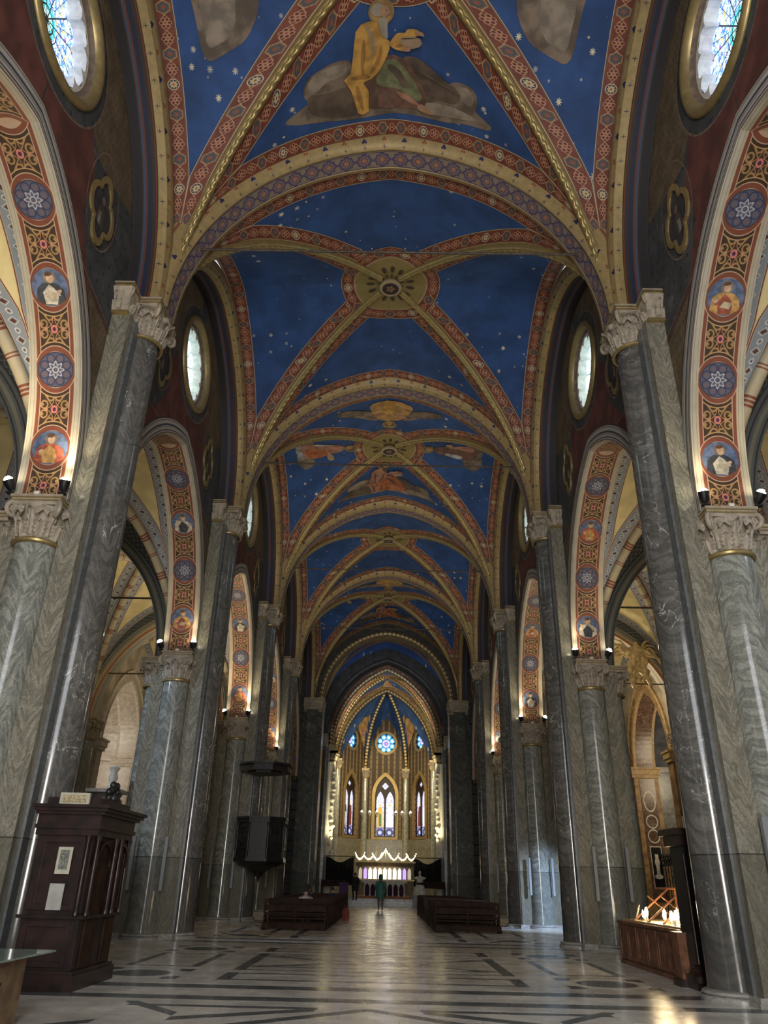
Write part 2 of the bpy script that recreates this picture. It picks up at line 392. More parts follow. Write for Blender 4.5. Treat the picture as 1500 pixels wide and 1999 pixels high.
# ------------------------------------------------------------------ mesh helpers
class MB:
    def __init__(s): s.v = []; s.f = []; s.m = []; s.uv = []
    def add(s, vs, fs, mi=0, uvs=None):
        o = len(s.v); s.v += [tuple(p) for p in vs]
        for k, f in enumerate(fs):
            s.f.append(tuple(o+i for i in f)); s.m.append(mi)
            s.uv.append([uvs[i] for i in f] if uvs is not None else [(0, 0)]*len(f))
    def grid(s, fn, nu, nv, mi=0, uvf=None, flip=False):
        vs = [fn(i, j) for i in range(nu+1) for j in range(nv+1)]
        uvs = [uvf(i, j) if uvf else (i/nu, j/nv) for i in range(nu+1) for j in range(nv+1)]
        fs = []
        for i in range(nu):
            for j in range(nv):
                a = i*(nv+1)+j; q = (a, a+1, a+nv+2, a+nv+1)
                fs.append(q[::-1] if flip else q)
        s.add(vs, fs, mi, uvs)
    def box(s, x0, x1, y0, y1, z0, z1, mi=0):
        vs = [(x, y, z) for x in (x0, x1) for y in (y0, y1) for z in (z0, z1)]
        s.add(vs, [(0, 1, 3, 2), (4, 6, 7, 5), (0, 4, 5, 1), (2, 3, 7, 6), (0, 2, 6, 4), (1, 5, 7, 3)], mi)
    def lathe(s, prof, n=24, c=(0, 0, 0), a0=0, a1=2*PI, mi=0, cap=False):
        # prof: (radius, z)
        full = abs(a1-a0-2*PI) < 1e-6
        s.grid(lambda i, j: (c[0]+prof[j][0]*math.cos(a0+(a1-a0)*i/n), c[1]+prof[j][0]*math.sin(a0+(a1-a0)*i/n), c[2]+prof[j][1]),
               n, len(prof)-1, mi, lambda i, j: (i/n*prof[0][0]*6.28, prof[j][1]), flip=True)
    def tube(s, pts, r, n=8, mi=0, caps=True, rf=None):
        pts = [Vector(p) for p in pts]; vs = []; N = len(pts)
        up = Vector((0, 0, 1)); L = 0; uvs = []
        for i, p in enumerate(pts):
            t = (pts[min(i+1, N-1)]-pts[max(i-1, 0)]).normalized()
            if i == 0:
                a = t.cross(up) if abs(t.z) < .95 else t.cross(Vector((1, 0, 0)))
                a.normalize()
            else:
                a = (a - t*a.dot(t)).normalized(); L += (p-pts[i-1]).length
            b = t.cross(a)
            for k in range(n):
                th = 2*PI*k/n; rr = (rf(i/(N-1), th, L) if rf else 1.0)*(r[i] if isinstance(r, (list, tuple)) else r)
                vs.append(p + a*math.cos(th)*rr + b*math.sin(th)*rr); uvs.append((L, k/n))
        fs = [(i*n+k, i*n+(k+1) % n, (i+1)*n+(k+1) % n, (i+1)*n+k) for i in range(N-1) for k in range(n)]
        s.add(vs, fs, mi, uvs)
        if caps: s.add(vs[:n], [tuple(range(n))[::-1]], mi); s.add(vs[-n:], [tuple(range(n))], mi)
    def prism(s, poly, fn, d0, d1, mi=0, mi_side=None, holes=()):
        # poly in 2D; fn(p, q, depth) -> xyz ; solid between depth d0 and d1
        V2, T = tess(poly, holes, None)
        s.add([fn(p, q, d0) for p, q in V2], T, mi); s.add([fn(p, q, d1) for p, q in V2], [t[::-1] for t in T], mi)
        for loop in [poly]+list(holes):
            n = len(loop)
            vs = [fn(p, q, d0) for p, q in loop]+[fn(p, q, d1) for p, q in loop]
            s.add(vs, [(i, (i+1) % n, n+(i+1) % n, n+i) for i in range(n)], mi if mi_side is None else mi_side)
    def build(s, name, mats, parent=None, loc=(0, 0, 0), rz=0.0, smooth=False, recalc=True, angle=None):
        me = bpy.data.meshes.new(name); me.from_pydata(s.v, [], s.f)
        if not isinstance(mats, (list, tuple)): mats = [mats]
        for m in mats: me.materials.append(m)
        me.polygons.foreach_set('material_index', s.m)
        ul = me.uv_layers.new(name='UVMap'); flat = [c for f in s.uv for p in f for c in p]
        ul.data.foreach_set('uv', flat)
        if smooth:
            me.polygons.foreach_set('use_smooth', [True]*len(s.f))
            if angle: me.set_sharp_from_angle(angle=math.radians(angle))
        me.update()
        o = bpy.data.objects.new(name, me); COL.objects.link(o); o.location = loc; o.rotation_euler = (0, 0, rz)
        if parent is not None: o.parent = parent
        return o
def pip(p, q, poly):
    c = False; n = len(poly); j = n-1
    for i in range(n):
        x0, y0 = poly[i]; x1, y1 = poly[j]
        if (y0 > q) != (y1 > q) and p < (x1-x0)*(q-y0)/(y1-y0)+x0: c = not c
        j = i
    return c
def tess(poly, holes=(), step=None):
    pts = []; edges = []
    for loop in [poly]+list(holes):
        o = len(pts); pts += [Vector(p) for p in loop]; n = len(loop)
        edges += [(o+i, o+(i+1) % n) for i in range(n)]
    if step:
        xs = [p[0] for p in poly]; ys = [p[1] for p in poly]
        nx = int((max(xs)-min(xs))/step); ny = int((max(ys)-min(ys))/step)
        for i in range(1, nx+1):
            for j in range(1, ny+1):
                p, q = min(xs)+i*step, min(ys)+j*step
                if pip(p, q, poly) and not any(pip(p, q, h) for h in holes): pts.append(Vector((p, q)))
    V2, _, F, *_ = delaunay_2d_cdt(pts, edges, [], 0, 1e-5)
    T = []
    for f in F:
        cx = sum(V2[i][0] for i in f)/len(f); cy = sum(V2[i][1] for i in f)/len(f)
        if pip(cx, cy, poly) and not any(pip(cx, cy, h) for h in holes): T.append(tuple(f))
    return [(p[0], p[1]) for p in V2], T
def tag(o, label=None, cat=None, group=None, kind=None):
    if label: o['label'] = label
    if cat: o['category'] = cat
    if group: o['group'] = group
    if kind: o['kind'] = kind
    return o
def empty(name, loc=(0, 0, 0), rz=0.0, parent=None):
    o = bpy.data.objects.new(name, None); COL.objects.link(o); o.location = loc; o.rotation_euler = (0, 0, rz)
    o.empty_display_size = .2
    if parent is not None: o.parent = parent
    return o
def copy_tree(o, parent=None):
    c = o.copy(); COL.objects.link(c); c.parent = parent
    for ch in list(o.children): copy_tree(ch, c)
    return c
def circ(r, n=24, c=(0, 0), a0=0.0): return [(c[0]+r*math.cos(a0+2*PI*i/n), c[1]+r*math.sin(a0+2*PI*i/n)) for i in range(n)]

# pointed arch: half span a, rise H ; off(n,f): f in [-1,1] from left foot over the apex to the right foot
class Arch:
    def __init__(s, a, H):
        s.a, s.H = a, H; s.e = max(0.0, (H*H-a*a)/(2*a)); s.R = a+s.e
    def off(s, n, f):
        R = s.R+n; th = math.acos(min(1, s.e/R)); g = 1-abs(f)     # g 0 foot .. 1 apex
        x = -s.e+R*math.cos(g*th); z = R*math.sin(g*th)
        return (math.copysign(max(x, 0), f) if f else 0.0, z)
    def length(s): return s.R*math.acos(s.e/s.R)
    def pts(s, n, k=32): return [s.off(n, -1+2*i/k) for i in range(k+1)]
def sweep(mb, arch, prof, fn, n=48, f0=-1, f1=1, flip=False):
    """prof: list of (offset, across, material index of the segment ending here)"""
    L = arch.length()
    for j in range(1, len(prof)):
        (n0, w0, _), (n1, w1, mi) = prof[j-1], prof[j]
        def P(i, k):
            f = f0+(f1-f0)*i/n; nn, ww = ((n0, w0), (n1, w1))[k]
            p, z = arch.off(nn, f); return fn(p, z, ww)
        mb.grid(P, n, 1, mi, lambda i, k: ((f0+(f1-f0)*i/n)*L, k), flip)

# ------------------------------------------------------------------ groin vault bay
class Vault:
    def __init__(s, xc, yc, a, b, zs, R0, k, eps=.15):
        s.xc, s.yc, s.a, s.b, s.zs, s.R0, s.k, s.eps = xc, yc, a, b, zs, R0, k, eps
    def g(s, t):
        e = s.eps; t = min(max(t, 0), 1); q = (1+e)**2-(t+e)**2
        return math.sqrt(max(q, 0))/math.sqrt((1+e)**2-e*e)
    def z(s, x, y):
        tx, ty = abs(x-s.xc)/s.a, abs(y-s.yc)/s.b; m, Mx = min(tx, ty), min(max(tx, ty), 1.0)
        return s.zs + s.g(m)*(s.R0-s.k*Mx*Mx)
    def conform(s, mb, poly, mi, fn, off=.012, step=.25, holes=()):
        V2, T = tess(poly, holes, step)
        vs = []
        for p, q in V2:
            x, y = fn(p, q); vs.append((x, y, s.z(x, y)-off))
        mb.add(vs, T, mi, V2)
def build_web(v, name, mats, parent, gold=.17, band=.46, xin=0.0, yin=.5, rows=44, uvshift=0.0):
    """mats: field, band, gold.  four cells split in half along their ridge"""
    mb = MB()
    th0 = math.acos(v.eps/(1+v.eps)); ts = [max(0.0, min(1.0, (1+v.eps)*math.cos(th0*(1-i/rows))-v.eps)) for i in range(rows+1)]
    for axis in (0, 1):
        A, B = (v.a, v.b) if axis == 0 else (v.b, v.a)      # rows run along A-direction, m runs along B
        ein = xin if axis == 0 else yin
        for sA in (1, -1):
            for sB in (1, -1):
                rowsP = []; u = 0; prev = None; U = []
                for i, m in enumerate(ts):
                    zt = lambda q: v.g(q)*(v.R0-v.k*q*q)
                    T = Vector((A, B, (zt(min(m+1e-3, 1))-zt(max(m-1e-3, 0)))/2e-3)); sn = math.sqrt(max(1-(T.x/T.length)**2, .05))
                    W = A*(1-m); g0 = gold/sn; b0 = band/sn
                    avail = max(W-ein, 0)
                    tot = g0+b0+band
                    if avail < tot: k = avail/tot if tot else 0; g1, b1, e1 = g0*k, b0*k, band*k
                    else: g1, b1, e1 = g0, b0, band
                    br = [0, g1, g1+b1]; s0, s1 = g1+b1, avail-e1
                    br += [s0+(s1-s0)*j/6 for j in range(1, 7)]; br += [avail, W]
                    P = []
                    for d in br:
                        ca, cb = m*A+d, m*B
                        x, y = (sA*ca, sB*cb) if axis == 0 else (sB*cb, sA*ca)
                        P.append((v.xc+x, v.yc+y, v.z(v.xc+x, v.yc+y)))
                    p0 = Vector(P[0])
                    if prev is not None: u += (p0-prev).length
                    prev = p0; rowsP.append(P); U.append(u)
                col_m = [2, 1]+[0]*6+[1, 2]
                for c in range(len(col_m)):
                    fl = (sA*sB > 0) ^ (axis == 1)
                    def uvf(i, j):
                        vv = j if c <= 7 else (1-j)
                        if c == 1: vv = .0+j
                        if c == 8: vv = 1-j
                        return (U[i]+.3, vv)
                    mb.grid(lambda i, j, c=c: rowsP[i][c+j], rows, 1, col_m[c], uvf, flip=fl)
    return mb.build(name, mats, parent, smooth=False)
def vault_ribs(v, parent, mat, r=.13, drop=.07, twist=True, n=60, f0=.06, name='diagonal_rib', pull=.0, turns=9.0):
    th0 = math.acos(v.eps/(1+v.eps))
    for sx in (1, -1):
        for sy in (1, -1):
            t0 = 1-math.acos((f0+v.eps)/(1+v.eps))/th0
            def pt(t, dd):
                t = t0+(1-t0)*t
                m = min(1.0, (1+v.eps)*math.cos(th0*(1-t))-v.eps)
                x, y = v.xc+sx*m*v.a, v.yc+sy*m*v.b; k = t**4
                e = 1e-3; mm = min(m, 1-e); zz = lambda q: v.zs+v.g(q)*(v.R0-v.k*q*q)
                slope = (zz(mm)-zz(mm+e))/e; Lp = math.hypot(v.a, v.b); nz = Lp/math.hypot(slope, Lp); nh = slope/math.hypot(slope, Lp)
                d = dd+pull*k
                return (x-sx*d*nh*v.a/Lp, y-sy*d*nh*v.b/Lp, v.z(x, y)-d*nz)
            mb = MB(); mb.tube([pt(i/n, drop) for i in range(n+1)], r, 14)
            if twist:
                ns = n*5; mb.tube([pt(i/ns, drop+r*.92) for i in range(ns+1)], r*.50, 10, 1, rf=lambda t, th, L: 1+.26*math.cos(2*th-L*2*PI/.26))
            mb.build(name, mat, parent, smooth=True)
def ring(v, mb, r0, r1, mi, off, n=64, k=4, u=1.0):
    def P(i, j):
        r = r0+(r1-r0)*j/k; a = 2*PI*i/n; x, y = v.xc+r*math.cos(a), v.yc+r*math.sin(a)
        return (x, y, v.z(x, y)-off)
    mb.grid(P, n, k, mi, lambda i, j: (i/n*2*PI*(r0+r1)/2, j/k))

# ------------------------------------------------------------------ floor and ground
mb = MB(); mb.add([(-19, -8, 0), (19, -8, 0), (19, 90, 0), (-19, 90, 0)], [(0, 1, 2, 3)])
fl = mb.build('floor', M['floor']); tag(fl, kind='structure')

# ------------------------------------------------------------------ capitals
def capital(name, neck, half_x, half_y, h, parent, loc, rz=0.0, detail=1.0, sq=False):
    """leafy capital: neck radius, half widths of the abacus, overall height; top of abacus at loc.z"""
    mb = MB(); hb = h*.80; z0 = -h
    # astragal and bell
    if sq:
        bx, by = half_x*.80, half_y*.84
        for k in range(6):
            t0, t1 = k/6, (k+1)/6; f = lambda t: 1+.20*t**3
            x0, y0, x1, y1 = bx*f(t0), by*f(t0), bx*f(t1), by*f(t1)
            za, zb = z0+hb*t0, z0+hb*t1
            vs = [(-x0, -y0, za), (x0, -y0, za), (x0, y0, za), (-x0, y0, za), (-x1, -y1, zb), (x1, -y1, zb), (x1, y1, zb), (-x1, y1, zb)]
            mb.add(vs, [(0, 1, 5, 4), (1, 2, 6, 5), (2, 3, 7, 6), (3, 0, 4, 7)], 0)
        mb.box(-bx*1.06, bx*1.06, -by*1.05, by*1.05, z0-.03, z0+.05, 1)
    else:
        mb.lathe([(neck*.98, z0-.05), (neck*1.10, z0-.03), (neck*1.12, z0+.01), (neck*1.05, z0+.05), (neck, z0+.06)], 32, mi=1)
        mb.lathe([(neck*.94, z0+.05), (neck*.92, z0+hb*.4), (neck*.98, z0+hb*.7), (neck*1.18, z0+hb)], 28, mi=0)
    # leaves
    def leaf(cx, cy, ang, zb, H, Wd, curl, lobes=4):
        ca, sa = math.cos(ang), math.sin(ang); nu, nv = 18, 12
        def P(i, j):
            t = i/nu; s = j/nv*2-1
            notch = abs(math.sin((lobes+.5)*PI*t))**.7
            wd = Wd*(.50+.62*math.sin(PI*min(t*1.02, 1))**.8)*(.60+.40*notch)*(1-.70*max(0, t-.82)/.18)
            out = .055+curl*(t**3.0)-.055*abs(s)**1.5*(1-t)
            out += .05*(1-s*s)*math.sin(PI*min(t*1.1, 1)) - .028*abs(math.sin(s*PI*1.5))*math.sin(PI*t)
            zz = H*(t-.95*max(0, t-.80)) - .05*abs(s)*t
            lx, ly = out, s*wd
            return (cx+ca*lx-sa*ly, cy+sa*lx+ca*ly, zb+zz)
        mb.grid(P, nu, nv, 0)
    def shell(cx, cy, ang, zb, r):          # palmette/shell ornament with ribs
        ca, sa = math.cos(ang), math.sin(ang)
        def P(i, j):
            th = -.25*PI+1.5*PI*i/18; q = j/3; rr = r*1.15*q*(1-.20*abs(math.sin(th*5)))
            lx = .11+.05*(1-q*q)+.03*abs(math.cos(th*5))*q; ly = rr*math.cos(th); lz = rr*math.sin(th)
            return (cx+ca*lx-sa*ly, cy+sa*lx+ca*ly, zb+lz)
        mb.grid(P, 18, 3, 0)
    def volute(cx, cy, ang, z, r):
        pts = []; rr = []
        for i in range(26):
            t = i/25; a = PI*.5-t*PI*3.2; q = r*(1-.8*t)
            lx = .0+q*math.cos(a); lz = q*math.sin(a)
            pts.append((cx+math.cos(ang)*lx, cy+math.sin(ang)*lx, z+lz)); rr.append(r*.28*(1-.45*t))
        mb.tube(pts, rr, 7, 0)
    if sq:
        bx, by = half_x*.80, half_y*.84
        for sy in (1, -1):
            nl = max(2, round(bx*2/.28))
            for k in range(nl):
                px = -bx+bx*2*(k+.5)/nl
                leaf(px, sy*by, sy*PI/2, z0+.05, hb*.52, .15, .10)
                if k < nl-1: leaf(px+bx/nl, sy*by, sy*PI/2, z0+.12, hb*.80, .12, .16)
            for sx in (1, -1): volute(sx*bx*1.08, sy*by*1.08, math.atan2(sy*1.0, sx*1.0), z0+hb*.88, .12)
        for sx in (1, -1):
            nl = max(3, round(by*2/.30))
            for k in range(nl):
                py = -by+by*2*(k+.5)/nl
                leaf(sx*bx, py, 0 if sx > 0 else PI, z0+.05, hb*.52, .15, .10)
                if k < nl-1: leaf(sx*bx, py+by/nl, 0 if sx > 0 else PI, z0+.12, hb*.80, .12, .16)
    else:
        nl = 8
        for k in range(nl):
            a = 2*PI*(k+.5)/nl; leaf(neck*.93*math.cos(a), neck*.93*math.sin(a), a, z0+.05, hb*.55, neck*.33, .14)
            a = 2*PI*k/nl; leaf(neck*.92*math.cos(a), neck*.92*math.sin(a), a, z0+.10, hb*.88, neck*.24, .24)
            a = 2*PI*(k+.5)/nl; shell(neck*1.12*math.cos(a), neck*1.12*math.sin(a), a, z0+hb*.74, .12*neck/.42)
        for sx in (1, -1):
            for sy in (1, -1):
                cx, cy = sx*half_x*.80, sy*half_y*.80
                volute(cx, cy, math.atan2(sy*half_y, sx*half_x), z0+hb*.84, .17*neck/.42)
                mb.tube([(sx*neck*.75, sy*neck*.75, z0+hb*.45), (sx*neck*.95, sy*neck*.95, z0+hb*.75), (cx, cy, z0+hb*.98)], [.03, .04, .05], 7, 0)
    # abacus
    zt = -h*.20
    for k, (s, za, zb, mi) in enumerate(((.92, zt-.02, zt+h*.06, 0), (.97, zt+h*.06, zt+h*.085, 1), (.95, zt+h*.085, zt+h*.125, 0), (1.0, zt+h*.125, zt+h*.15, 1), (1.0, zt+h*.15, 0, 2))):
        mb.box(-half_x*s, half_x*s, -half_y*s, half_y*s, za, zb, mi)
    return mb.build(name, [M['stone'], M['gold'], M['stone']], parent, loc, rz, smooth=True, angle=40)

# ------------------------------------------------------------------ piers
def build_pier(left):
    """pier local frame: nave side towards -x, origin at the pier axis on the floor"""
    rt = empty('marble_pier')
    # entasis shafts
    def shaft(name, cx, cy, r, z1, mat):
        mb = MB(); prof = [(r*1.06, .12), (r*1.03, .5), (r*1.01, 2.0), (r, z1*.5), (r*.93, z1)]
        mb.lathe(prof, 40, (cx, cy, 0)); return mb.build(name, mat, rt, smooth=True, recalc=False)
    mb = MB(); mb.box(-.55, .70, -.80, .80, .05, 8.2); mb.box(-.42, .58, -1.0, 1.0, 8.1, 8.45); mb.build('pier_core', M['olive'], rt)
    mb = MB(); mb.box(-.88, -.45, -.98, .98, .10, 13.45); mb.box(-.93, -.72, -.72, .72, .10, 13.4, 1)
    mb.build('nave_pilaster', [M['olive'], M['bluegrey']], rt)
    mb = MB(); mb.box(.45, .86, -.90, .90, .10, 7.7); mb.build('aisle_pilaster', M['olive'], rt)
    shaft('nave_shaft', -.84, 0, .47, 13.35, M['shaft'])
    shaft('arcade_shaft', 0, -.84, .46, 7.55, M['cipol']); shaft('arcade_shaft', 0, .84, .46, 7.55, M['cipol'])
    shaft('aisle_shaft', .86, 0, .44, 7.55, M['cipol'])
    capital('nave_capital', .45, .52, .69, 1.0, rt, (-.90, 0, ZN), 0)
    capital('pilaster_capital', .3, .50, 1.22, .80, rt, (-.42, 0, ZN), 0, sq=True)
    capital('arcade_capital', .44, .52, .52, .95, rt, (0, -.86, ZA)); capital('arcade_capital', .44, .52, .52, .95, rt, (0, .86, ZA))
    capital('aisle_capital', .42, .50, .60, .95, rt, (.92, 0, ZA))
    mb = MB()
    mb.box(-.98, .95, -1.02, 1.02, 0, .06)
    for (cx, cy) in ((-.84, 0), (0, -.84), (0, .84), (.86, 0)):
        mb.lathe([(.62, 0), (.62, .05), (.60, .07), (.57, .075), (.60, .10), (.585, .135), (.54, .15), (.50, .16), (.3, .16)], 40, (cx, cy, 0))
    mb.box(-.95, .92, -.99, .99, .06, .14)
    mb.build('base_moulding', M['plinth'], rt, smooth=True, angle=35)
    return rt
pier0 = build_pier(False); first = True
PN = ['nearest', 'second', 'third', 'fourth']
piers = {}
for side, sn in ((1, 'right'), (-1, 'left')):
    for k in range(5):
        p = pier0 if first else copy_tree(pier0); first = False
        p.location = (side*XP, D[k], 0); p.rotation_euler = (0, 0, 0 if side > 0 else PI)
        piers[side, k] = p
        what = {0: 'grey marble pier standing beside the viewer, cut off by the frame',
                1: ('front compound grey marble pier on the left, dark confessional at its foot' if side < 0 else 'front compound grey marble pier on the right, beside the candle stand'),
                2: ('compound marble pier on the left just beyond the confessional' if side < 0 else 'compound marble pier on the right just beyond the candle stand'),
                3: ('compound marble pier on the left carrying the dark pulpit' if side < 0 else 'compound marble pier on the right beside the near end of the pews'),
                4: ('compound marble pier on the left between pulpit and crossing' if side < 0 else 'compound marble pier on the right beside the middle of the pews')}[k]
        if k == 0: what += ', '+sn+' side'
        tag(p, what, 'pier', 'grey marble nave piers')

# ------------------------------------------------------------------ nave arcade arches, clerestory walls, windows
ARC = lambda b: Arch(b-1.20, 5.45)                # arcade intrados, b = half bay
LUN = lambda b: Arch(b-.62, 5.35)                 # lunette (wall rib) intrados
RO, ZO = 1.45, 17.0                               # oculus radius and height
def figure_roundel(mb, arch, s0, vfn, variant):
    """small painted half-figure in the roundel centred at arc length s0"""
    def at(p, q, off): return vfn(s0+q, p, off)
    def blob(cx, cy, rx, ry, mi, off, n=20, a=0):
        pts = []
        for i in range(n):
            t = 2*PI*i/n; x, y = rx*math.cos(t), ry*math.sin(t)
            pts.append((cx+x*math.cos(a)-y*math.sin(a), cy+x*math.sin(a)+y*math.cos(a)))
        poly(pts, mi, off)
    def poly(pts, mi, off):
        V2, T = tess(pts, (), .12); mb.add([at(p, q, off) for p, q in V2], T, mi)
    k = variant % 4
    poly([(-.30, -.26), (-.27, -.02), (-.16, .07), (-.06, .10), (.06, .10), (.18, .05), (.28, -.04), (.31, -.24), (.15, -.34), (-.15, -.34)], 1+k, .006)
    poly([(-.12, -.33), (-.16, -.10), (-.02, .06), (.09, -.02), (.16, -.2), (.12, -.34)], 1+(k+2) % 4, .009)
    blob(0, .19, .125, .13, 5, .006); blob(.01, .185, .075, .095, 6, .010); blob(-.005, .262, .080, .040, 7, .012, a=.15)
    sgn = 1 if k % 2 else -1
    blob(sgn*.18, -.08, .055, .035, 6, .011, a=.5); blob(sgn*.12, -.10, .10, .04, 1+(k+2) % 4, .010, a=-.6*sgn)
    if k in (1, 2): poly([(-.10, -.20), (-.02, -.08), (.14, -.12), (.10, -.24)], 8, .012)
    if k == 3: blob(-.19, .02, .05, .09, 8, .009, a=.4)
FIGM = [plain('roundel_blue_ground', (.085, .12, .21), .7, 0, .3, 8), plain('painted_red_robe', (.30, .075, .04), .7, 0, .3, 9),
        plain('painted_black_habit', (.035, .04, .05), .7, 0, .3, 9), plain('painted_ochre_robe', (.42, .24, .08), .7, 0, .3, 9),
        plain('painted_white_robe', (.45, .40, .32), .7, 0, .3, 9), plain('painted_halo', (.20, .15, .10), .6), plain('painted_flesh', (.50, .33, .23), .7),
        plain('painted_brown_hair', (.09, .045, .025), .7), plain('painted_parchment', (.38, .32, .22), .7)]
def rosette_mat():
    t = Tree('rosette_roundel'); u, v = t.uv(); r = t.ln(u, v); th = t.m('ARCTAN2', v, u)
    n = t.noise(6.0, 3.0); c = t.mix(n, (.055, .060, .10), (.10, .105, .15))
    f = (th.fmod(PI/4)-PI/8); px = f.cos()*r-.25; py = f.sin()*r
    c = t.mix(t.ln(px, py).near(.085, .012), c, (.028, .028, .07)); c = t.mix(t.ln(px, py) < .045, c, (.12, .085, .10))
    st = (th*8.0).cos()*.035+.135
    c = t.mix(((r-st).abs() < .020), c, (.34, .34, .38)); c = t.mix(r.near(.06, .012), c, (.40, .39, .42)); c = t.mix(r.near(.36, .012), c, (.03, .03, .06))
    return t.done(c, .65)
M['rosette'] = rosette_mat()
def build_arcade(side, k):
    y0, y1 = D[k], D[k+1]; yc, b = (y0+y1)/2, (y1-y0)/2; A = ARC(b); L = A.length()
    sx = side
    rt = empty('arcade_arch', (0, 0, 0))
    def fn(p, z, w): return (sx*(6.44+w), yc+p, ZA+z)
    mb = MB()
    sweep(mb, A, [(.47, .05, 0), (.47, -.07, 0), (.05, -.07, 0), (.0, .0, 1), (.0, .07, 1)], fn, 56, flip=(sx > 0))
    mb.build('face_moulding', [M['archmould'], M['creamline']], rt)
    mb = MB(); s_off = L-(1.67*math.floor(L/1.67)) + .0
    # roundels counted from the springing at 1.09 + 1.67 i on each side
    def P(i, kk):
        f = -1+2*i/72; p, z = A.off(0, f); return fn(p, z, .07+.80*kk)
    def U(i, kk):
        f = -1+2*i/72; g = (1-abs(f)); return ((g*L-1.12), kk)
    mb.grid(P, 72, 1, 0, U, flip=(sx > 0)); mb.build('painted_soffit', M['soffit'], rt)
    mb = MB(); sweep(mb, A, [(.0, .87, 0), (.0, .95, 0), (.0, 1.02, 0), (.10, 1.06, 0), (.30, 1.06, 0), (.45, 1.0, 0)], fn, 56, flip=(sx > 0))
    mb.build('aisle_moulding', M['creamline'], rt)
    # painted roundels, the far half faces the viewer
    for half in (1, -1):
        for i in range(5):
            s0 = 1.12+1.67*i
            if s0 > L-.3: continue
            if half < 0 and i > 3: continue
            def vfn(s, v, off, half=half):
                g = s/L; p, z = A.off(-off, half*(1-g)); return fn(p, z, .47+v*(1 if sx > 0 else -1)*1)
            fig = (i % 2 == 0)
            mb = MB()
            V2, T = tess(circ(.372, 32), (), .15)
            mb.add([vfn(s0+q, p, .003) for p, q in V2], T, 0, V2)
            if fig: figure_roundel(mb, A, s0, vfn, i//2+k*2+(side > 0)+(half < 0)*3)
            mb.build('painted_roundel', ([FIGM[0]]+FIGM[1:]) if fig else [M['rosette']], rt)
    sn = 'left' if side < 0 else 'right'
    tag(rt, ['painted arcade arch cut by the %s edge of the frame, largest roundels' % sn,
             'painted arcade arch on the %s between the two nearest piers in view' % sn,
             'painted arcade arch on the %s, next beyond the second pier' % sn,
             'painted arcade arch on the %s, far narrow sliver before the last' % sn,
             'painted arcade arch on the %s nearest the crossing' % sn][k], 'arch', 'painted arcade arches')
    return rt
QZ, QY, QR = 14.95, 2.95, .36
def quatre(r, n=9, c=(0, 0), rot=0.0):
    pts = []
    for k in range(4):
        a0 = k*PI/2+rot; cx, cy = r*math.cos(a0), r*math.sin(a0)
        for i in range(n):
            t = a0-PI*.5*1.02+PI*1.02*i/(n-1); pts.append((c[0]+cx+r*.92*math.cos(t), c[1]+cy+r*.92*math.sin(t)*1.0))
    return pts
def scallop(ro, n=12, m=7, c=(0, 0)):
    pts = []
    for k in range(n):
        a0 = 2*PI*(k+.5)/n; cr = ro*.80; lr = cr*math.sin(PI/n)*1.03
        for i in range(m):
            t = a0-PI*.52+PI*1.04*i/(m-1); pts.append((c[0]+cr*math.cos(a0)+lr*math.cos(t), c[1]+cr*math.sin(a0)+lr*math.sin(t)))
    return pts
def rose_glass(name, rich, strength):
    t = Tree(name); u, v = t.uv(); r = t.ln(u, v); th = t.m('ARCTAN2', v, u)
    f = (th.fmod(PI/6)-PI/12); px, py = f.cos()*r, f.sin()*r
    vo = t.vor(9.0 if rich else 5.0, t.vec(u, v, 0.0)); n = t.noise(7.0, 4.0, t.vec(u, v, 0.0)); n2 = t.noise(14.0, 4.0, t.vec(v, u, 3.0))
    if rich:
        c = t.mix(t.ss(n, .42, .56), (.04, .16, .90), (.35, .62, .95)); c = t.mix(t.ss(n2, .52, .60), c, (.80, .88, .72))
        c = t.mix(t.ss(t.noise(6.0, 3.0, t.vec(u, v, 5.0)), .60, .66), c, (.85, .42, .10)); c = t.mix(t.ss(t.noise(8.0, 3.0, t.vec(v, u, 8.0)), .63, .68), c, (.35, .10, .55))
        c = t.mix(r < .30, c, (.06, .50, .55)); c = t.mix(r < .17, c, (.40, .85, .80))
        c = t.mix(t.vor(9.0, t.vec(u, v, 0.0), 'DISTANCE_TO_EDGE') < .030, c, (.01, .02, .06))
    else:
        c = t.mix(t.ss(n, .40, .60), (.42, .70, .80), (.80, .92, .95)); c = t.mix(t.ss(n2, .56, .60)*.7, c, (.12, .45, .62))
        c = t.mix(((px-.62).abs()+py.abs()*1.8).near(.22, .02), c, (.10, .35, .45))
        c = t.mix(r < .22, c, (.20, .60, .62))
    lead = t.mx(py.abs() > (px*.2679-.014), r.near(.22, .015)); lead = t.mx(lead, t.mx(r.near(.36, .010), (py.abs() < .006)*(r > .36)))
    s = lead.inv()*strength
    t.done((.02, .02, .02), .3, emit=c, estr=s); return t.mat
M['rose_rich'] = rose_glass('stained_glass_many_coloured', True, 2.6)
M['rose_pale'] = rose_glass('stained_glass_pale_blue', False, 2.8)
wn = [0]
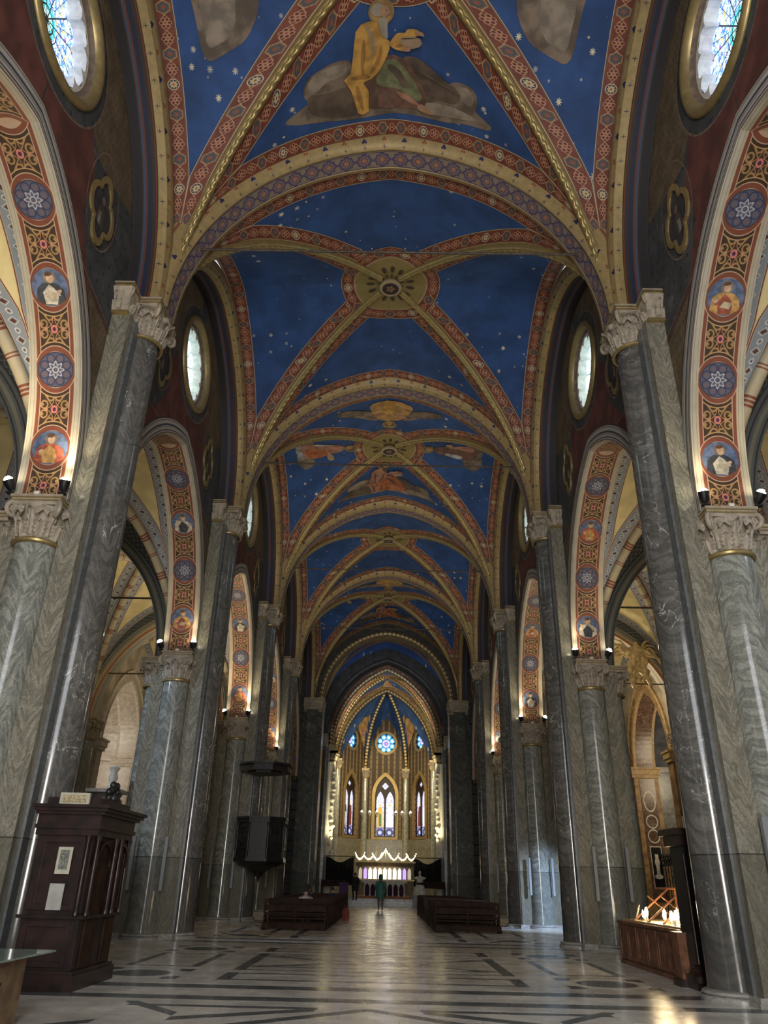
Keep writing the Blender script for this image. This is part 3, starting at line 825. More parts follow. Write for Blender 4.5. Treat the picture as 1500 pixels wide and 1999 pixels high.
def build_clerestory(side, k):
    y0, y1 = D[k], D[k+1]; yc, b = (y0+y1)/2, (y1-y0)/2; A = ARC(b); LU = LUN(b); sx = side
    hole_arch = [(p, ZA+z) for p, z in A.pts(.40, 40)]
    ocu = circ(RO-.02, 40, (0, ZO))
    outer = [(-b+.45, ZA-.2), (hole_arch[0][0], ZA-.2)]+hole_arch+[(hole_arch[-1][0], ZA-.2), (b-.45, ZA-.2), (b-.45, ZN)]
    outer += [(p, ZN+z) for p, z in LU.pts(.25, 30)][::-1] + [(-b+.45, ZN)]
    fn = lambda p, q, d: (sx*(6.45+d), yc+p, q)
    mb = MB(); mb.prism(outer, fn, 0, .95, 0, 1, holes=[ocu])
    wl = mb.build('wall_left' if side < 0 else 'wall_right', [M['wallgrey'], M['tan']]); tag(wl, kind='structure')
    # painted fields on the wall face
    def fld(name, poly, mat, off=.006, holes=()):
        mb = MB(); V2, T = tess(poly, holes, None); mb.add([fn(p, q, -off) for p, q in V2], T); return mb.build(name, mat, wl)
    B = b-.50
    ext = lambda n, f: (lambda t: (t[0], ZA+t[1]))(A.off(n, f))
    mtan = MB(); mred = MB(); mln = MB()
    for s in (1, -1):
        pt = lambda p, q: (s*p, q)
        # tan spandrel beside the pilaster under the slanting line
        arc_pts = [(abs(x), z) for x, z in (ext(.44, -1+.66*i/20) for i in range(21))]
        tri = [(B, ZA)] + arc_pts + [(B, 12.75)]
        tri = [pt(*q) for q in tri]
        V2, T = tess(tri); mtan.add([fn(p, q, -.006) for p, q in V2], T)
        line = [arc_pts[-1], (B, 12.75)]
        def strip(mb, pl, wd, off=.010):
            for (a, c) in zip(pl[:-1], pl[1:]):
                dx, dz = c[0]-a[0], c[1]-a[1]; l = math.hypot(dx, dz); nx, nz = -dz/l*wd/2, dx/l*wd/2
                q = [pt(a[0]+nx, a[1]+nz), pt(c[0]+nx, c[1]+nz), pt(c[0]-nx, c[1]-nz), pt(a[0]-nx, a[1]-nz)]
                mb.add([fn(p, z, -off) for p, z in q], [(0, 1, 2, 3)])
        strip(mred, line, .09, .014); strip(mln, [(p+.0, z+.10) for p, z in line], .04, .012)
        # red field between oculus collar, arch crown and the quatrefoil panel
        col = [(1.95*math.cos(a), ZO+1.95*math.sin(a)) for a in [(-PI/2)+(PI*.36)*i/10 for i in range(11)]]
        crown = [(abs(x), z) for x, z in (ext(.50, -.60+.58*i/12) for i in range(13))][::-1]
        redp = [pt(*q) for q in ([(.02, crown[0][1]+.02)]+[(.02, ZO-1.95)]+col[1:]+[(2.35, 15.3), (2.25, 14.2), (crown[-1][0]+.15, crown[-1][1]+.22)]+[(p, z) for p, z in crown[::-1]])]
        V2, T = tess(redp); mred.add([fn(p, q, -.007) for p, q in V2], T)
        # tan field between collar and wall rib
        up = [(p, ZN+z) for p, z in (LU.off(-.05, -.72+.66*i/14) for i in range(15))]
        up = [(abs(p), z) for p, z in up]
        col2 = [(1.95*math.cos(a), ZO+1.95*math.sin(a)) for a in [-.14*PI+(.60*PI)*i/12 for i in range(13)]]
        tp = [pt(*q) for q in (up+col2[::-1]+[(2.3, 15.8), (3.2, 16.0)])]
        V2, T = tess(tp); mtan.add([fn(p, q, -.006) for p, q in V2], T)
        strip(mln, [(p, z) for p, z in col2], .05); strip(mln, col, .05)
        # capsule outline round the quatrefoil
        cap = [(QY+.80*math.cos(a), QZ+.2+(1.35 if math.sin(a) > 0 else 1.2)*math.sin(a)) for a in [2*PI*i/32 for i in range(33)]]
        strip(mln, cap, .045)
    mtan.build('tan_painted_field', M['tan'], wl); mred.build('red_painted_field', M['wallred'], wl); mln.build('painted_outline', M['edgeline'], wl)
    for s in (1, -1):
        mb = MB(); c = (s*QY, QZ)
        outer_q = [(c[0]+(p)*.95, c[1]+q*1.42) for p, q in quatre(QR*1.0)]; inner_q = [(c[0]+p*.95*.80, c[1]+q*1.42*.80) for p, q in quatre(QR*1.0)]
        mb.prism(outer_q, fn, -.05, 0, 0, holes=[inner_q])
        V2, T = tess(inner_q); mb.add([fn(p, q, -.012) for p, q in V2], T, 1)
        V2, T = tess([(c[0]-.22, c[1]-.40), (c[0]-.16, c[1]+.05), (c[0]-.02, c[1]+.20), (c[0]+.14, c[1]+.05), (c[0]+.22, c[1]-.40)]); mb.add([fn(p, q, -.018) for p, q in V2], T, 2)
        V2, T = tess(circ(.10, 14, (c[0]-.01, c[1]+.27))); mb.add([fn(p, q, -.022) for p, q in V2], T, 3)
        V2, T = tess([(c[0]-.10, c[1]-.42), (c[0]-.12, c[1]-.10), (c[0]+.02, c[1]-.06), (c[0]+.03, c[1]-.42)]); mb.add([fn(p, q, -.024) for p, q in V2], T, 4)
        mb.build('quatrefoil_portrait', [M['gold'], plain('quatrefoil_ground', (.03, .03, .035)), plain('quatrefoil_robe', (.07, .05, .04)), plain('quatrefoil_face', (.16, .10, .07)), plain('quatrefoil_cloth', (.22, .20, .17))], wl) if (side, k, s) not in qcache else None
    # oculus window
    wn[0] += 1
    wt = empty('window_%d' % wn[0], (sx*6.45, yc, ZO)); tag(wt, kind='structure')
    loc = lambda p, q, d: (sx*d, p, q)
    mb = MB()
    def rg(prof, mi):
        n = 48
        mb.grid(lambda i, j: loc(prof[j][0]*math.cos(2*PI*i/n), prof[j][0]*math.sin(2*PI*i/n), prof[j][1]), n, len(prof)-1, mi, flip=(sx < 0))
    rg([(1.64, 0), (1.64, -.05), (1.57, -.10), (1.48, -.10), (1.44, -.06), (1.40, -.02), (1.38, .05)], 0)
    rg([(1.38, .05), (1.36, .14), (1.20, .16)], 1)
    mb.build('window_frame', [M['gold'], M['edgeline']], wt, smooth=True)
    mb = MB(); mb.prism(circ(1.37, 40), loc, .15, .45, 0, holes=[scallop(1.22)]); mb.build('scalloped_tracery', M['white'], wt)
    mb = MB(); V2, T = tess(circ(1.34, 40), (), .5); mb.add([loc(p, q, .47) for p, q in V2], T, 0, [(p/1.22, q/1.22) for p, q in V2])
    mb.build('window_glass', M['rose_rich'] if k == 0 else M['rose_pale'], wt)
    # reveal between wall rib and wall, and the gilded wall rib itself
    mb = MB(); f2 = lambda p, z, w: (sx*w, yc+p, ZN+z)
    sweep(mb, LU, [(0, 5.80, 0), (.02, 6.46, 0)], f2, 60, flip=(sx < 0)); rv = mb.build('trim_%d' % wn[0], M['reveal']); tag(rv, kind='structure')
    mb = MB(); pr = [(.34, 5.52), (.16, 5.54), (.02, 5.60), (-.02, 5.68), (-.03, 5.80), (.02, 5.86)]; VV = [1, .7, .42, .28, .08, 0]
    mb.grid(lambda i, j: f2(*LU.off(pr[j][0], -1+2*i/60), pr[j][1]), 60, 5, 0, lambda i, j: ((-1+2*i/60)*LU.length()+9, VV[j]), flip=(sx < 0))
    mb.build('gilded_wall_rib', M['golddot'], rv)
qcache = set()

# ------------------------------------------------------------------ nave vaults and transverse arches
TR = Arch(5.47, 5.90)
def build_transverse(k, y, label):
    rt = empty('transverse_arch', (0, y, 0)); f = lambda p, z, w: (p, w, ZN+z)
    mb = MB(); sweep(mb, TR, [(0, -.27, 0), (0, .27, 0)], f, 80, flip=False); mb.build('painted_soffit', M['purple'], rt)
    for s in (1, -1):
        mb = MB(); prof = [(0, .27*s, 0), (-.03, .30*s, 0), (-.02, .35*s, 0), (.10, .45*s, 0), (.30, .56*s, 0), (.62, .60*s, 0)]
        # one strip so the dots run across the whole cavetto
        n = 80; pr = prof
        def P(i, j):
            p, z = TR.off(pr[j][0], -1+2*i/n); return f(p, z, pr[j][1])
        VV = [0, .05, .13, .40, .75, 1.0]
        mb.grid(P, n, len(pr)-1, 0, lambda i, j: ((-1+2*i/n)*TR.length()+9, VV[j]), flip=(s < 0)); mb.build('gilded_moulding', M['golddot'], rt, smooth=True)
    tag(rt, label, 'arch', 'transverse ribs of the nave vault')
vaults = []
def build_nave_vault(k):
    y0, y1 = D[k], D[k+1]; yc, b = (y0+y1)/2, (y1-y0)/2
    v = Vault(0, yc, 5.72, b, ZN, 6.55, .42); vaults.append(v)
    web = build_web(v, 'ceiling', [M['blue'], M['red'], M['golddot']], None, gold=.13, band=.47, xin=.05, yin=.52); tag(web, kind='structure')
    vault_ribs(v, web, [M['gold'], M['rope']], .12, .03, pull=.10, n=60 if k < 3 else 36)
    mb = MB(); ring(v, mb, .28, 1.30, 0, .035); ring(v, mb, 1.30, 1.76, 1, .028); 
    mb.build('boss_surround', [M['bossgold'], M['red']], web)
    mb = MB(); zt = v.z(0, yc)
    mb.lathe([(.20, -.05), (.34, -.10), (.40, -.20), (.40, -.27), (.34, -.30), (.30, -.30), (.29, -.285), (.0, -.285)], 32, (0, yc, zt))
    mb.build('ceiling_boss', M['boss'], web, smooth=True, angle=40)
    return web
def boss_mats():
    t = Tree('gilded_sunburst_ground'); x, y, z = t.ob(); n = t.noise(8.0, 3.0)
    u, v = t.uv(); a = u.fmod(.33)-.165; q = (v-.42)
    c = t.mix(n, (.20, .15, .055), (.32, .25, .10)); d = t.ln(a*1.0, q*.55); c = t.mix(d < .085, c, (.06, .045, .03)); d2 = t.ln(a, (v-.12)*.6); c = t.mix(d2 < .05, c, (.07, .05, .03))
    c = t.mix(v > .95, c, (.36, .26, .14)); M['bossgold'] = t.done(c, .5, .25)
    t = Tree('painted_boss'); x, y, z = t.coords('Generated')[:3]; r = t.ln(x-.5, y-.5); th = t.m('ARCTAN2', y-.5, x-.5)
    c = t.mix(r < .36, (.34, .26, .16), (.035, .018, .028)); st = (th*5.0).cos()*.05+.16
    c = t.mix(r < st, c, (.22, .17, .06)); c = t.mix(r < .07, c, (.20, .05, .03)); M['boss'] = t.done(c, .5, .1)
boss_mats()
for k in range(5): build_nave_vault(k)
for k, lab in enumerate(['gilded pointed transverse arch of the nave vault directly overhead', 'widest gilded transverse arch in view, violet star pattern, below the yellow robed saint',
                         'second gilded transverse arch across the nave, above the winged figure', 'third gilded transverse arch across the nave vault', 'fourth gilded transverse arch across the nave, beyond the hanging globe']):
    if k: build_transverse(k, D[k], lab)
for side in (-1, 1):
    for k in range(5):
        build_arcade(side, k); build_clerestory(side, k)

# ------------------------------------------------------------------ ceiling frescoes
FA = {
'cloud':[(-2.82,0.99),(-2.59,1.09),(-2.33,1.19),(-2.17,1.27),(-2.3,1.46),(-2.28,1.68),(-2.15,1.9),(-1.93,1.98),(-1.64,2.1),(-1.29,2.14),(-1.05,2.09),(-1.03,1.81),(-1.15,1.59),(-0.99,1.06),(-0.48,0.83),(0.48,0.92),(1.01,1.24),(1.19,1.24),(1.52,1.69),(1.87,1.73),(2.16,1.62),(2.25,1.33),(2.18,1.1),(2.53,0.94),(2.69,0.83),(2.56,0.71),(1.96,0.7),(1.42,0.57),(0.49,0.64),(-0.26,0.59),(-1.01,0.54),(-1.75,0.65),(-2.41,0.76),(-2.76,0.88)],
'dark':[(0.23,2.11),(0.61,2.15),(0.94,1.97),(1.34,1.69),(1.82,1.47),(1.74,1.13),(1.12,1.16),(0.91,1.0),(0.64,1.46),(0.38,1.82)],
'shade':[(-2.26,1.5),(-1.7,1.35),(-1.11,1.51),(-0.99,1.06),(-0.78,0.7),(-1.37,0.66),(-2.17,0.89)],
'skirt':[(-0.47,1.48),(-0.26,1.33),(0.11,1.3),(0.4,1.15),(0.47,1.0),(0.29,0.88),(-0.04,0.83),(-0.44,0.83),(-0.62,1.06),(-0.58,1.33)],
'green':[(-0.18,2.03),(0.1,2.03),(0.27,1.89),(0.45,1.68),(0.68,1.38),(0.84,1.08),(0.62,1.0),(0.4,1.15),(0.11,1.3),(-0.26,1.33),(-0.47,1.48),(-0.29,1.78)],
'robe':[(-0.58,2.99),(-0.38,2.93),(-0.25,2.75),(-0.18,2.58),(-0.05,2.45),(-0.08,2.28),(-0.18,2.03),(-0.32,1.78),(-0.54,1.59),(-0.76,1.52),(-0.62,1.29),(-0.63,0.75),(-0.78,0.67),(-0.92,0.74),(-0.99,1.06),(-1.08,1.36),(-1.25,1.66),(-1.07,1.81),(-1.02,2.09),(-0.97,2.44),(-0.92,2.78),(-0.78,2.94)],
'fold':[(-0.72,2.71),(-0.66,2.31),(-0.75,1.81),(-0.66,1.66),(-0.80,1.66),(-0.82,2.13)],
'fold2':[(-0.30,2.45),(-0.38,2.1),(-0.6,1.75),(-0.52,1.72),(-0.30,2.0),(-0.24,2.3)],
'foot':[(0.66,1.0),(0.84,1.04),(1.14,0.81),(1.0,0.79),(0.7,0.86)],
'stick':[(0.55,1.95),(1.8,1.51),(1.79,1.45),(0.54,1.9)],
'book':[(0.14,2.62),(0.66,2.69),(0.77,2.49),(0.47,2.35),(0.26,2.39)],
'arm':[(-0.1,2.42),(0.05,2.65),(0.15,2.72),(0.32,2.72),(0.35,2.82),(0.59,2.85),(0.73,2.76),(0.63,2.69),(0.43,2.63),(0.26,2.50),(0.3,2.42),(0.43,2.39),(0.37,2.28),(0.06,2.3)]}
def chaikin(P):
    o = []
    for a, b in zip(P, P[1:]+P[:1]): o += [(a[0]*.75+b[0]*.25, a[1]*.75+b[1]*.25), (a[0]*.25+b[0]*.75, a[1]*.25+b[1]*.75)]
    return o
def ell(cx, cy, rx, ry, n=20): return [(cx+rx*math.cos(2*PI*i/n), cy+ry*math.sin(2*PI*i/n)) for i in range(n)]
def paint(name, c, var=.3, sc=3.0): return plain(name, c, .8, 0, var, sc)
PC = {'puff': paint('painted_pale_cloud', (.23, .185, .14), .3, 2.5), 'cloud': paint('painted_brown_cloud', (.155, .115, .082), .4, 2.2), 'shade': paint('painted_dark_cloud', (.095, .066, .046), .35, 2.2), 'yellow': paint('painted_yellow_robe', (.44, .24, .055), .28), 'yfold': paint('painted_yellow_fold', (.27, .13, .03)),
      'green': paint('painted_green_cloth', (.15, .155, .075)), 'brown': paint('painted_brown_cloth', (.13, .065, .045)), 'flesh': paint('fresco_flesh', (.36, .20, .12), .15), 'hair': paint('fresco_grey_hair', (.28, .25, .20), .15), 'halo': paint('fresco_halo', (.22, .16, .06), .2),
      'book': paint('fresco_parchment', (.30, .21, .13), .15), 'rose': paint('fresco_rose_robe', (.32, .15, .10)), 'white': paint('fresco_white_cloth', (.34, .33, .32)), 'orange': paint('fresco_orange_robe', (.36, .11, .04)), 'ochre': paint('fresco_ochre_robe', (.34, .20, .07)), 'whair': paint('fresco_brown_hair', (.12, .065, .03))}
def fresco(v, web, mp, layers, name, label):
    mb = MB(); mats = []
    for i, (poly, m) in enumerate(layers):
        if m in ('cloud', 'shade', 'puff') and len(poly) > 5: poly = chaikin(chaikin(poly))
        elif len(poly) < 16: poly = chaikin(poly)
        if m not in mats: mats.append(m)
        v.conform(mb, poly, mats.index(m), mp, off=.016+.004*i, step=.22)
    o = mb.build(name, [PC[m] for m in mats], web); o['label'] = label; return o
def layersA(robe='yellow', fold='yfold', skirt='brown', knee='green', hair='hair'):
    g = FA
    under = [(-.95, 1.7), (-.5, 2.1), (.2, 2.15), (.6, 1.75), (.95, 1.15), (.85, .85), (.3, .78), (-.5, .76), (-.8, .9)]
    return [(g['cloud'], 'cloud'), ([(-2.3, 1.5), (-2.1, 1.9), (-1.6, 2.05), (-1.15, 2.05), (-1.2, 1.75), (-1.7, 1.7), (-2.0, 1.45)], 'puff'), ([(1.5, 1.5), (1.9, 1.68), (2.15, 1.5), (2.1, 1.15), (1.8, 1.3)], 'puff'), ([(.6, .95), (1.4, 1.1), (2.4, .92), (1.9, .78), (.9, .72)], 'puff'), (g['shade'], 'shade'), (g['dark'], 'shade'),
            (under, skirt), (g['skirt'], skirt), (g['green'], knee), ([(-.1, 1.95), (.25, 1.75), (.45, 1.35), (.3, 1.3), (.05, 1.65), (-.15, 1.8)], 'shade'), ([(.1, 1.25), (.45, 1.15), (.75, .95), (.6, .92), (.2, 1.08)], 'rose'), ([(-.5, .82), (-.45, 1.35), (-.38, 1.35), (-.36, .82)], 'shade'), ([(-.1, .84), (-.2, 1.2), (-.12, 1.2), (0, .84)], 'shade'),
            (ell(-.28, 3.17, .32, .32), 'halo'), (ell(-.28, 3.17, .27, .27), 'ochre' if robe != 'ochre' else 'book'), (g['robe'], robe), (g['fold'], fold), (g['fold2'], fold), ([(-.88, 1.5), (-.78, 1.05), (-.74, .8), (-.82, .8), (-.90, 1.1), (-.98, 1.45)], fold), ([(-.62, 2.9), (-.45, 2.6), (-.42, 2.2), (-.5, 2.2), (-.55, 2.6), (-.70, 2.88)], 'book'), ([(-1.15, 1.68), (-.8, 1.75), (-.5, 1.66), (-.8, 1.62)], fold),
            (ell(-.36, 3.24, .17, .15), hair), (ell(-.20, 3.20, .115, .145), 'flesh'), ([(-.10, 3.22), (-.045, 3.16), (-.10, 3.14)], 'flesh'), ([(-.35, 3.08), (-.12, 3.05), (-.13, 2.79), (-.10, 2.55), (-.25, 2.60), (-.33, 2.85)], hair), (ell(-.15, 3.22, .02, .012, 8), 'shade'), (ell(-.13, 3.12, .04, .012, 8), 'rose'),
            (g['arm'], robe), ([(.05, 2.42), (.3, 2.48), (.35, 2.42), (.1, 2.34)], fold), (g['book'], 'book'), ([(.2, 2.60), (.62, 2.66), (.60, 2.63), (.22, 2.56)], 'shade'), (ell(.66, 2.76, .11, .05), 'flesh'), ([(.60, 2.80), (.78, 2.74), (.80, 2.70), (.62, 2.74)], 'flesh'), (ell(.36, 2.36, .10, .06), 'flesh'), (g['foot'], 'flesh'), (g['stick'], 'shade')]
def layersB():
    L = [(-2.3, .95), (-2.0, 1.25), (-1.5, 1.55), (-1.0, 2.0), (-.6, 2.2), (-.3, 1.9), (-.6, 1.5), (-1.2, 1.1), (-1.8, .75), (-2.25, .6)]
    return [([(x, y-.1) for x, y in L], 'shade'), ([(-x, y-.1) for x, y in L], 'shade'), ([(x*.92, y) for x, y in L], 'cloud'), ([(-x*.92, y) for x, y in L], 'cloud'),
            ([(-1.1, .7), (-.9, 1.4), (-.55, 2.05), (-.2, 2.3), (.25, 2.3), (.55, 1.95), (.8, 1.3), (.9, .65), (.3, .45), (-.5, .45)], 'ochre'), ([(-.4, .55), (-.2, 1.3), (.1, 1.9), (.3, 1.2), (.2, .5)], 'yellow'),
            (ell(0, 2.62, .34, .34), 'halo'), (ell(.02, 2.58, .20, .22), 'whair'), (ell(0, 2.52, .14, .17), 'flesh'), (ell(-.5, 1.75, .32, .10), 'flesh'), (ell(.45, 1.65, .28, .10), 'rose')]
def layersC(robe, over, low='white'):
    return [([(-1.5, .4), (-1.2, 1.1), (-.6, 1.2), (.4, 1.0), (1.2, 1.15), (1.6, .5), (.9, .1), (0, .25), (-.9, .05)], 'cloud'), ([(-.8, .3), (-.3, .9), (.6, .8), (.9, .3), (0, .1)], low),
            ([(-.75, .5), (-.6, 1.4), (-.45, 2.3), (-.2, 2.75), (.2, 2.75), (.42, 2.3), (.55, 1.5), (.8, .6), (.1, .4)], robe), ([(-.1, .6), (.1, 1.5), (.45, 2.0), (.75, 1.3), (.7, .7)], over), ([(-.7, 1.2), (-.45, 2.1), (-.25, 2.2), (-.35, 1.2)], 'white'),
            (ell(0, 3.08, .33, .33), 'halo'), (ell(.03, 3.10, .20, .21), 'whair'), (ell(-.02, 3.03, .14, .17), 'flesh'), (ell(.5, 1.9, .22, .09), 'flesh'), ([(.45, 1.75), (.95, 1.85), (.9, 2.2), (.45, 2.1)], 'book')]
def maps(v, sc, base=.55):
    Yf, Yn = v.yc+v.b-base, v.yc-v.b+base; Xl, Xr = v.xc-v.a+base, v.xc+v.a-base
    return {'far': lambda p, q: (v.xc+p*sc, Yf-q*sc), 'near': lambda p, q: (v.xc-p*sc, Yn+q*sc), 'left': lambda p, q: (Xl+q*sc, v.yc+p*sc), 'right': lambda p, q: (Xr-q*sc, v.yc-p*sc)}
webs = [o for o in bpy.data.objects if o.name.startswith('ceiling') and o.parent is None and o.type == 'MESH'][:5]
for k in (0, 2, 4):
    v, web = vaults[k], webs[k]; f1 = maps(v, 1.0)
    if k == 0: fresco(v, web, f1['far'], layersA(), 'fresco', 'bearded saint in a yellow robe seated on brown clouds')
    else: fresco(v, web, maps(v, .95, .9)['far'], layersA('rose', 'brown', 'orange', 'orange', 'whair'), 'fresco', 'seated figure in white and red on a brown cloud')
    fresco(v, web, maps(v, 1.0, .75)['near'], layersB(), 'fresco', 'winged figure in an ochre robe')
    if k == 0:
        big = [(-2.6, .9), (-2.3, .25), (-1.2, -.1), (0, .1), (1.0, -.05), (1.6, .05), (2.55, .12), (2.35, .7), (2.1, 1.3), (1.3, 1.7), (-1.4, 1.6), (-2.1, 1.4)]
        for key in ('left', 'right'): fresco(v, web, maps(v, 1.0, .95 if key == 'left' else 1.2)[key], [([(x if key == 'left' else -x, y) for x, y in big], 'cloud'), ([((x*.5+1.0)*(1 if key == 'left' else -1), y*.5+.2) for x, y in big], 'puff'), ([((x*.4+.2)*(1 if key == 'left' else -1), y*.6+.1) for x, y in big], 'shade')], 'fresco', 'brown painted cloud bank')
    s_ = .92; m_ = maps(v, s_, 1.0)
    fresco(v, web, m_['left'], layersC('rose', 'orange'), 'fresco', 'figure in a rose robe over orange cloth'); fresco(v, web, m_['right'], layersC('brown', 'rose', 'cloud'), 'fresco', 'figure in dull brown and rose robes')

# ------------------------------------------------------------------ tie rods
for k, (y, lab) in enumerate([(D[1], 'nearest iron tie rod across the nave, in front of the first boss'), (D[2], 'second iron tie rod across the nave, in front of the second boss'),
                              (D[3], 'third iron tie rod across the nave, above the hanging globe'), (D[4], 'farthest iron tie rod across the nave vault')]):
    mb = MB(); mb.tube([(-5.3, 0, 0), (0, 0, -.02), (5.3, 0, 0)], .035, 8)
    o = mb.build('tie_rod', M['iron'], None, (0, y, 16.5), smooth=True); tag(o, lab, 'tie rod', 'iron tie rods')
# ------------------------------------------------------------------ aisles
XW = 14.4
def build_aisle(side, k):
    y0, y1 = D[k], D[k+1]; yc, b = (y0+y1)/2, (y1-y0)/2; sx = side
    v = Vault(sx*11.0, yc, 3.58, b, ZA, 6.15, .35, .25)
    web = build_web(v, 'ceiling', [M['cream'], M['aband'], M['creamline']], None, gold=.13, band=.50, xin=.05, yin=.45, rows=30); tag(web, kind='structure')
    vault_ribs(v, web, M['arib'], .15, .06, twist=False, n=36)
    mb = MB(); ring(v, mb, .0, .45, 0, .10, n=24, k=2); mb.build('ceiling_boss', M['arib'], web)
    # outer wall with chapel opening
    A = Arch(2.9, 3.7); zc = 7.8
    hole = [(-2.9, .0)]+[(p, zc+z) for p, z in A.pts(0, 30)]+[(2.9, .0)]
    outer = [(-b, 0)]+hole+[(b, 0), (b, 15), (-b, 15)]
    fn = lambda p, q, d: (sx*(XW+d), yc+p, q)
    mb = MB(); mb.prism(outer, fn, 0, .5, 0)
    wl = mb.build('wall_left' if side < 0 else 'wall_right', [M['aislewall']]); tag(wl, kind='structure')
    mat_in = M['whitemarble'] if side < 0 else M['brownmarble']
    # jambs, archivolt and chapel interior
    mb = MB()
    f3 = lambda p, z, w: (sx*(XW+w), yc+p, zc+z)
    sweep(mb, A, [(.62, .0, 0), (.62, -.12, 0), (.50, -.16, 0), (.40, -.10, 0), (.08, -.08, 1), (-.03, -.04, 0), (-.03, .12, 0), (-.03, 1.05, 2), (-.03, 1.2, 0), (.5, 1.2, 0)], f3, 40, flip=(sx > 0))
    for s in (1, -1):
        mb.box(*sorted((sx*(XW-.14), sx*(XW+1.25))), *sorted((yc+s*2.87, yc+s*3.55)), .9, zc-.55, 1)
        mb.box(*sorted((sx*(XW+.14), sx*(XW+1.0))), *sorted((yc+s*2.84, yc+s*3.0)), 1.0, zc-.6, 2)
        mb.box(*sorted((sx*(XW-.24), sx*(XW+1.30))), *sorted((yc+s*2.78, yc+s*3.62)), zc-.55, zc-.38, 0)
        mb.box(*sorted((sx*(XW-.30), sx*(XW+1.36))), *sorted((yc+s*2.70, yc+s*3.66)), zc-.38, zc-.1, 0)
        mb.box(*sorted((sx*(XW-.36), sx*(XW+1.42))), *sorted((yc+s*2.62, yc+s*3.70)), zc-.10, zc, 0)
        mb.box(*sorted((sx*(XW-.22), sx*(XW+1.3))), *sorted((yc+s*2.82, yc+s*3.6)), 0, .9, 0)
    mb.build('chapel_archway', [M['chapelstone_l' if side < 0 else 'chapelstone_r'], M['orangemarble' if side > 0 else 'whitemarble'], mat_in], wl)
    # inlaid panels on the far jamb (faces the viewer)
    mb = MB(); yj = yc+2.835
    def pl(x0, x1, z0, z1, mi, d=0.0): mb.add([(sx*(XW+x), yj-d, z) for x, z in ((x0, z0), (x1, z0), (x1, z1), (x0, z1))], [(0, 1, 2, 3)], mi)
    def el(cx, cz, rx, rz, mi, d): mb.add([(sx*(XW+cx+rx*math.cos(2*PI*i/24)), yj-d, cz+rz*math.sin(2*PI*i/24)) for i in range(24)], [tuple(range(24))], mi)
    if side > 0:
        el(.57, 6.0, .34, .55, 0, .01); el(.57, 6.0, .29, .48, 1, .014)
        for cz in (4.95, 4.2): el(.57, cz, .33, .36, 0, .01); el(.57, cz, .28, .30, 1, .014)
        pl(.26, .88, 1.6, 3.7, 0, .01); pl(.30, .84, 1.65, 3.65, 2, .014)
        el(.57, 2.9, .14, .22, 0, .018); pl(.48, .66, 2.2, 3.3, 0, .016); el(.57, 2.2, .22, .12, 0, .018)
        mb.build('inlaid_panel', [M['white'], M['brownmarble'], M['black']], wl)
    # chapel box
    mb = MB(); x1 = XW+4.6
    def quad(a, b_, c, d, mi): mb.add([a, b_, c, d], [(0, 1, 2, 3)], mi)
    Y0, Y1 = yc-3.3, yc+3.3; X0 = XW+1.2
    quad((sx*x1, Y0, 0), (sx*x1, Y1, 0), (sx*x1, Y1, 12), (sx*x1, Y0, 12), 0)
    quad((sx*X0, Y1, 0), (sx*x1, Y1, 0), (sx*x1, Y1, 12), (sx*X0, Y1, 12), 1)
    quad((sx*X0, Y0, 0), (sx*x1, Y0, 0), (sx*x1, Y0, 12), (sx*X0, Y0, 12), 1)
    A2 = Arch(3.3, 3.6); sweep(mb, A2, [(0, 1.2, 2), (0, 4.6, 2)], f3, 24, flip=(sx > 0))
    mb.box(*sorted((sx*X0, sx*x1)), Y1-.25, Y1, 7.6, 7.9, 1)
    mb.build('chapel_recess', [M['greymarble'], M['greymarble'] if side > 0 else M['whitemarble'], M['chapelblue'] if side > 0 else M['whitemarble']], wl)
    return wl
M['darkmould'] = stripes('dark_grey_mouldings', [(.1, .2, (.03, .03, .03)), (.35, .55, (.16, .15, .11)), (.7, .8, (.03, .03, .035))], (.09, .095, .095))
M['aislewall'] = plain('aisle_wall_plaster', (.34, .29, .22), .8, 0, .25, 1.2)
M['chapelstone_l'] = plain('pale_chapel_cornice', (.50, .44, .36), .6, 0, .15)
M['chapelstone_r'] = plain('ochre_chapel_stucco', (.40, .27, .13), .6, 0, .2)
M['orangemarble'] = plain('honey_marble', (.30, .185, .085), .55, 0, .35, 3)
M['chapelblue'] = plain('dark_chapel_vault', (.05, .055, .07), .7, 0, .4, 2)
aw = {}
for side in (-1, 1):
    for k in range(5): aw[side, k] = build_aisle(side, k)
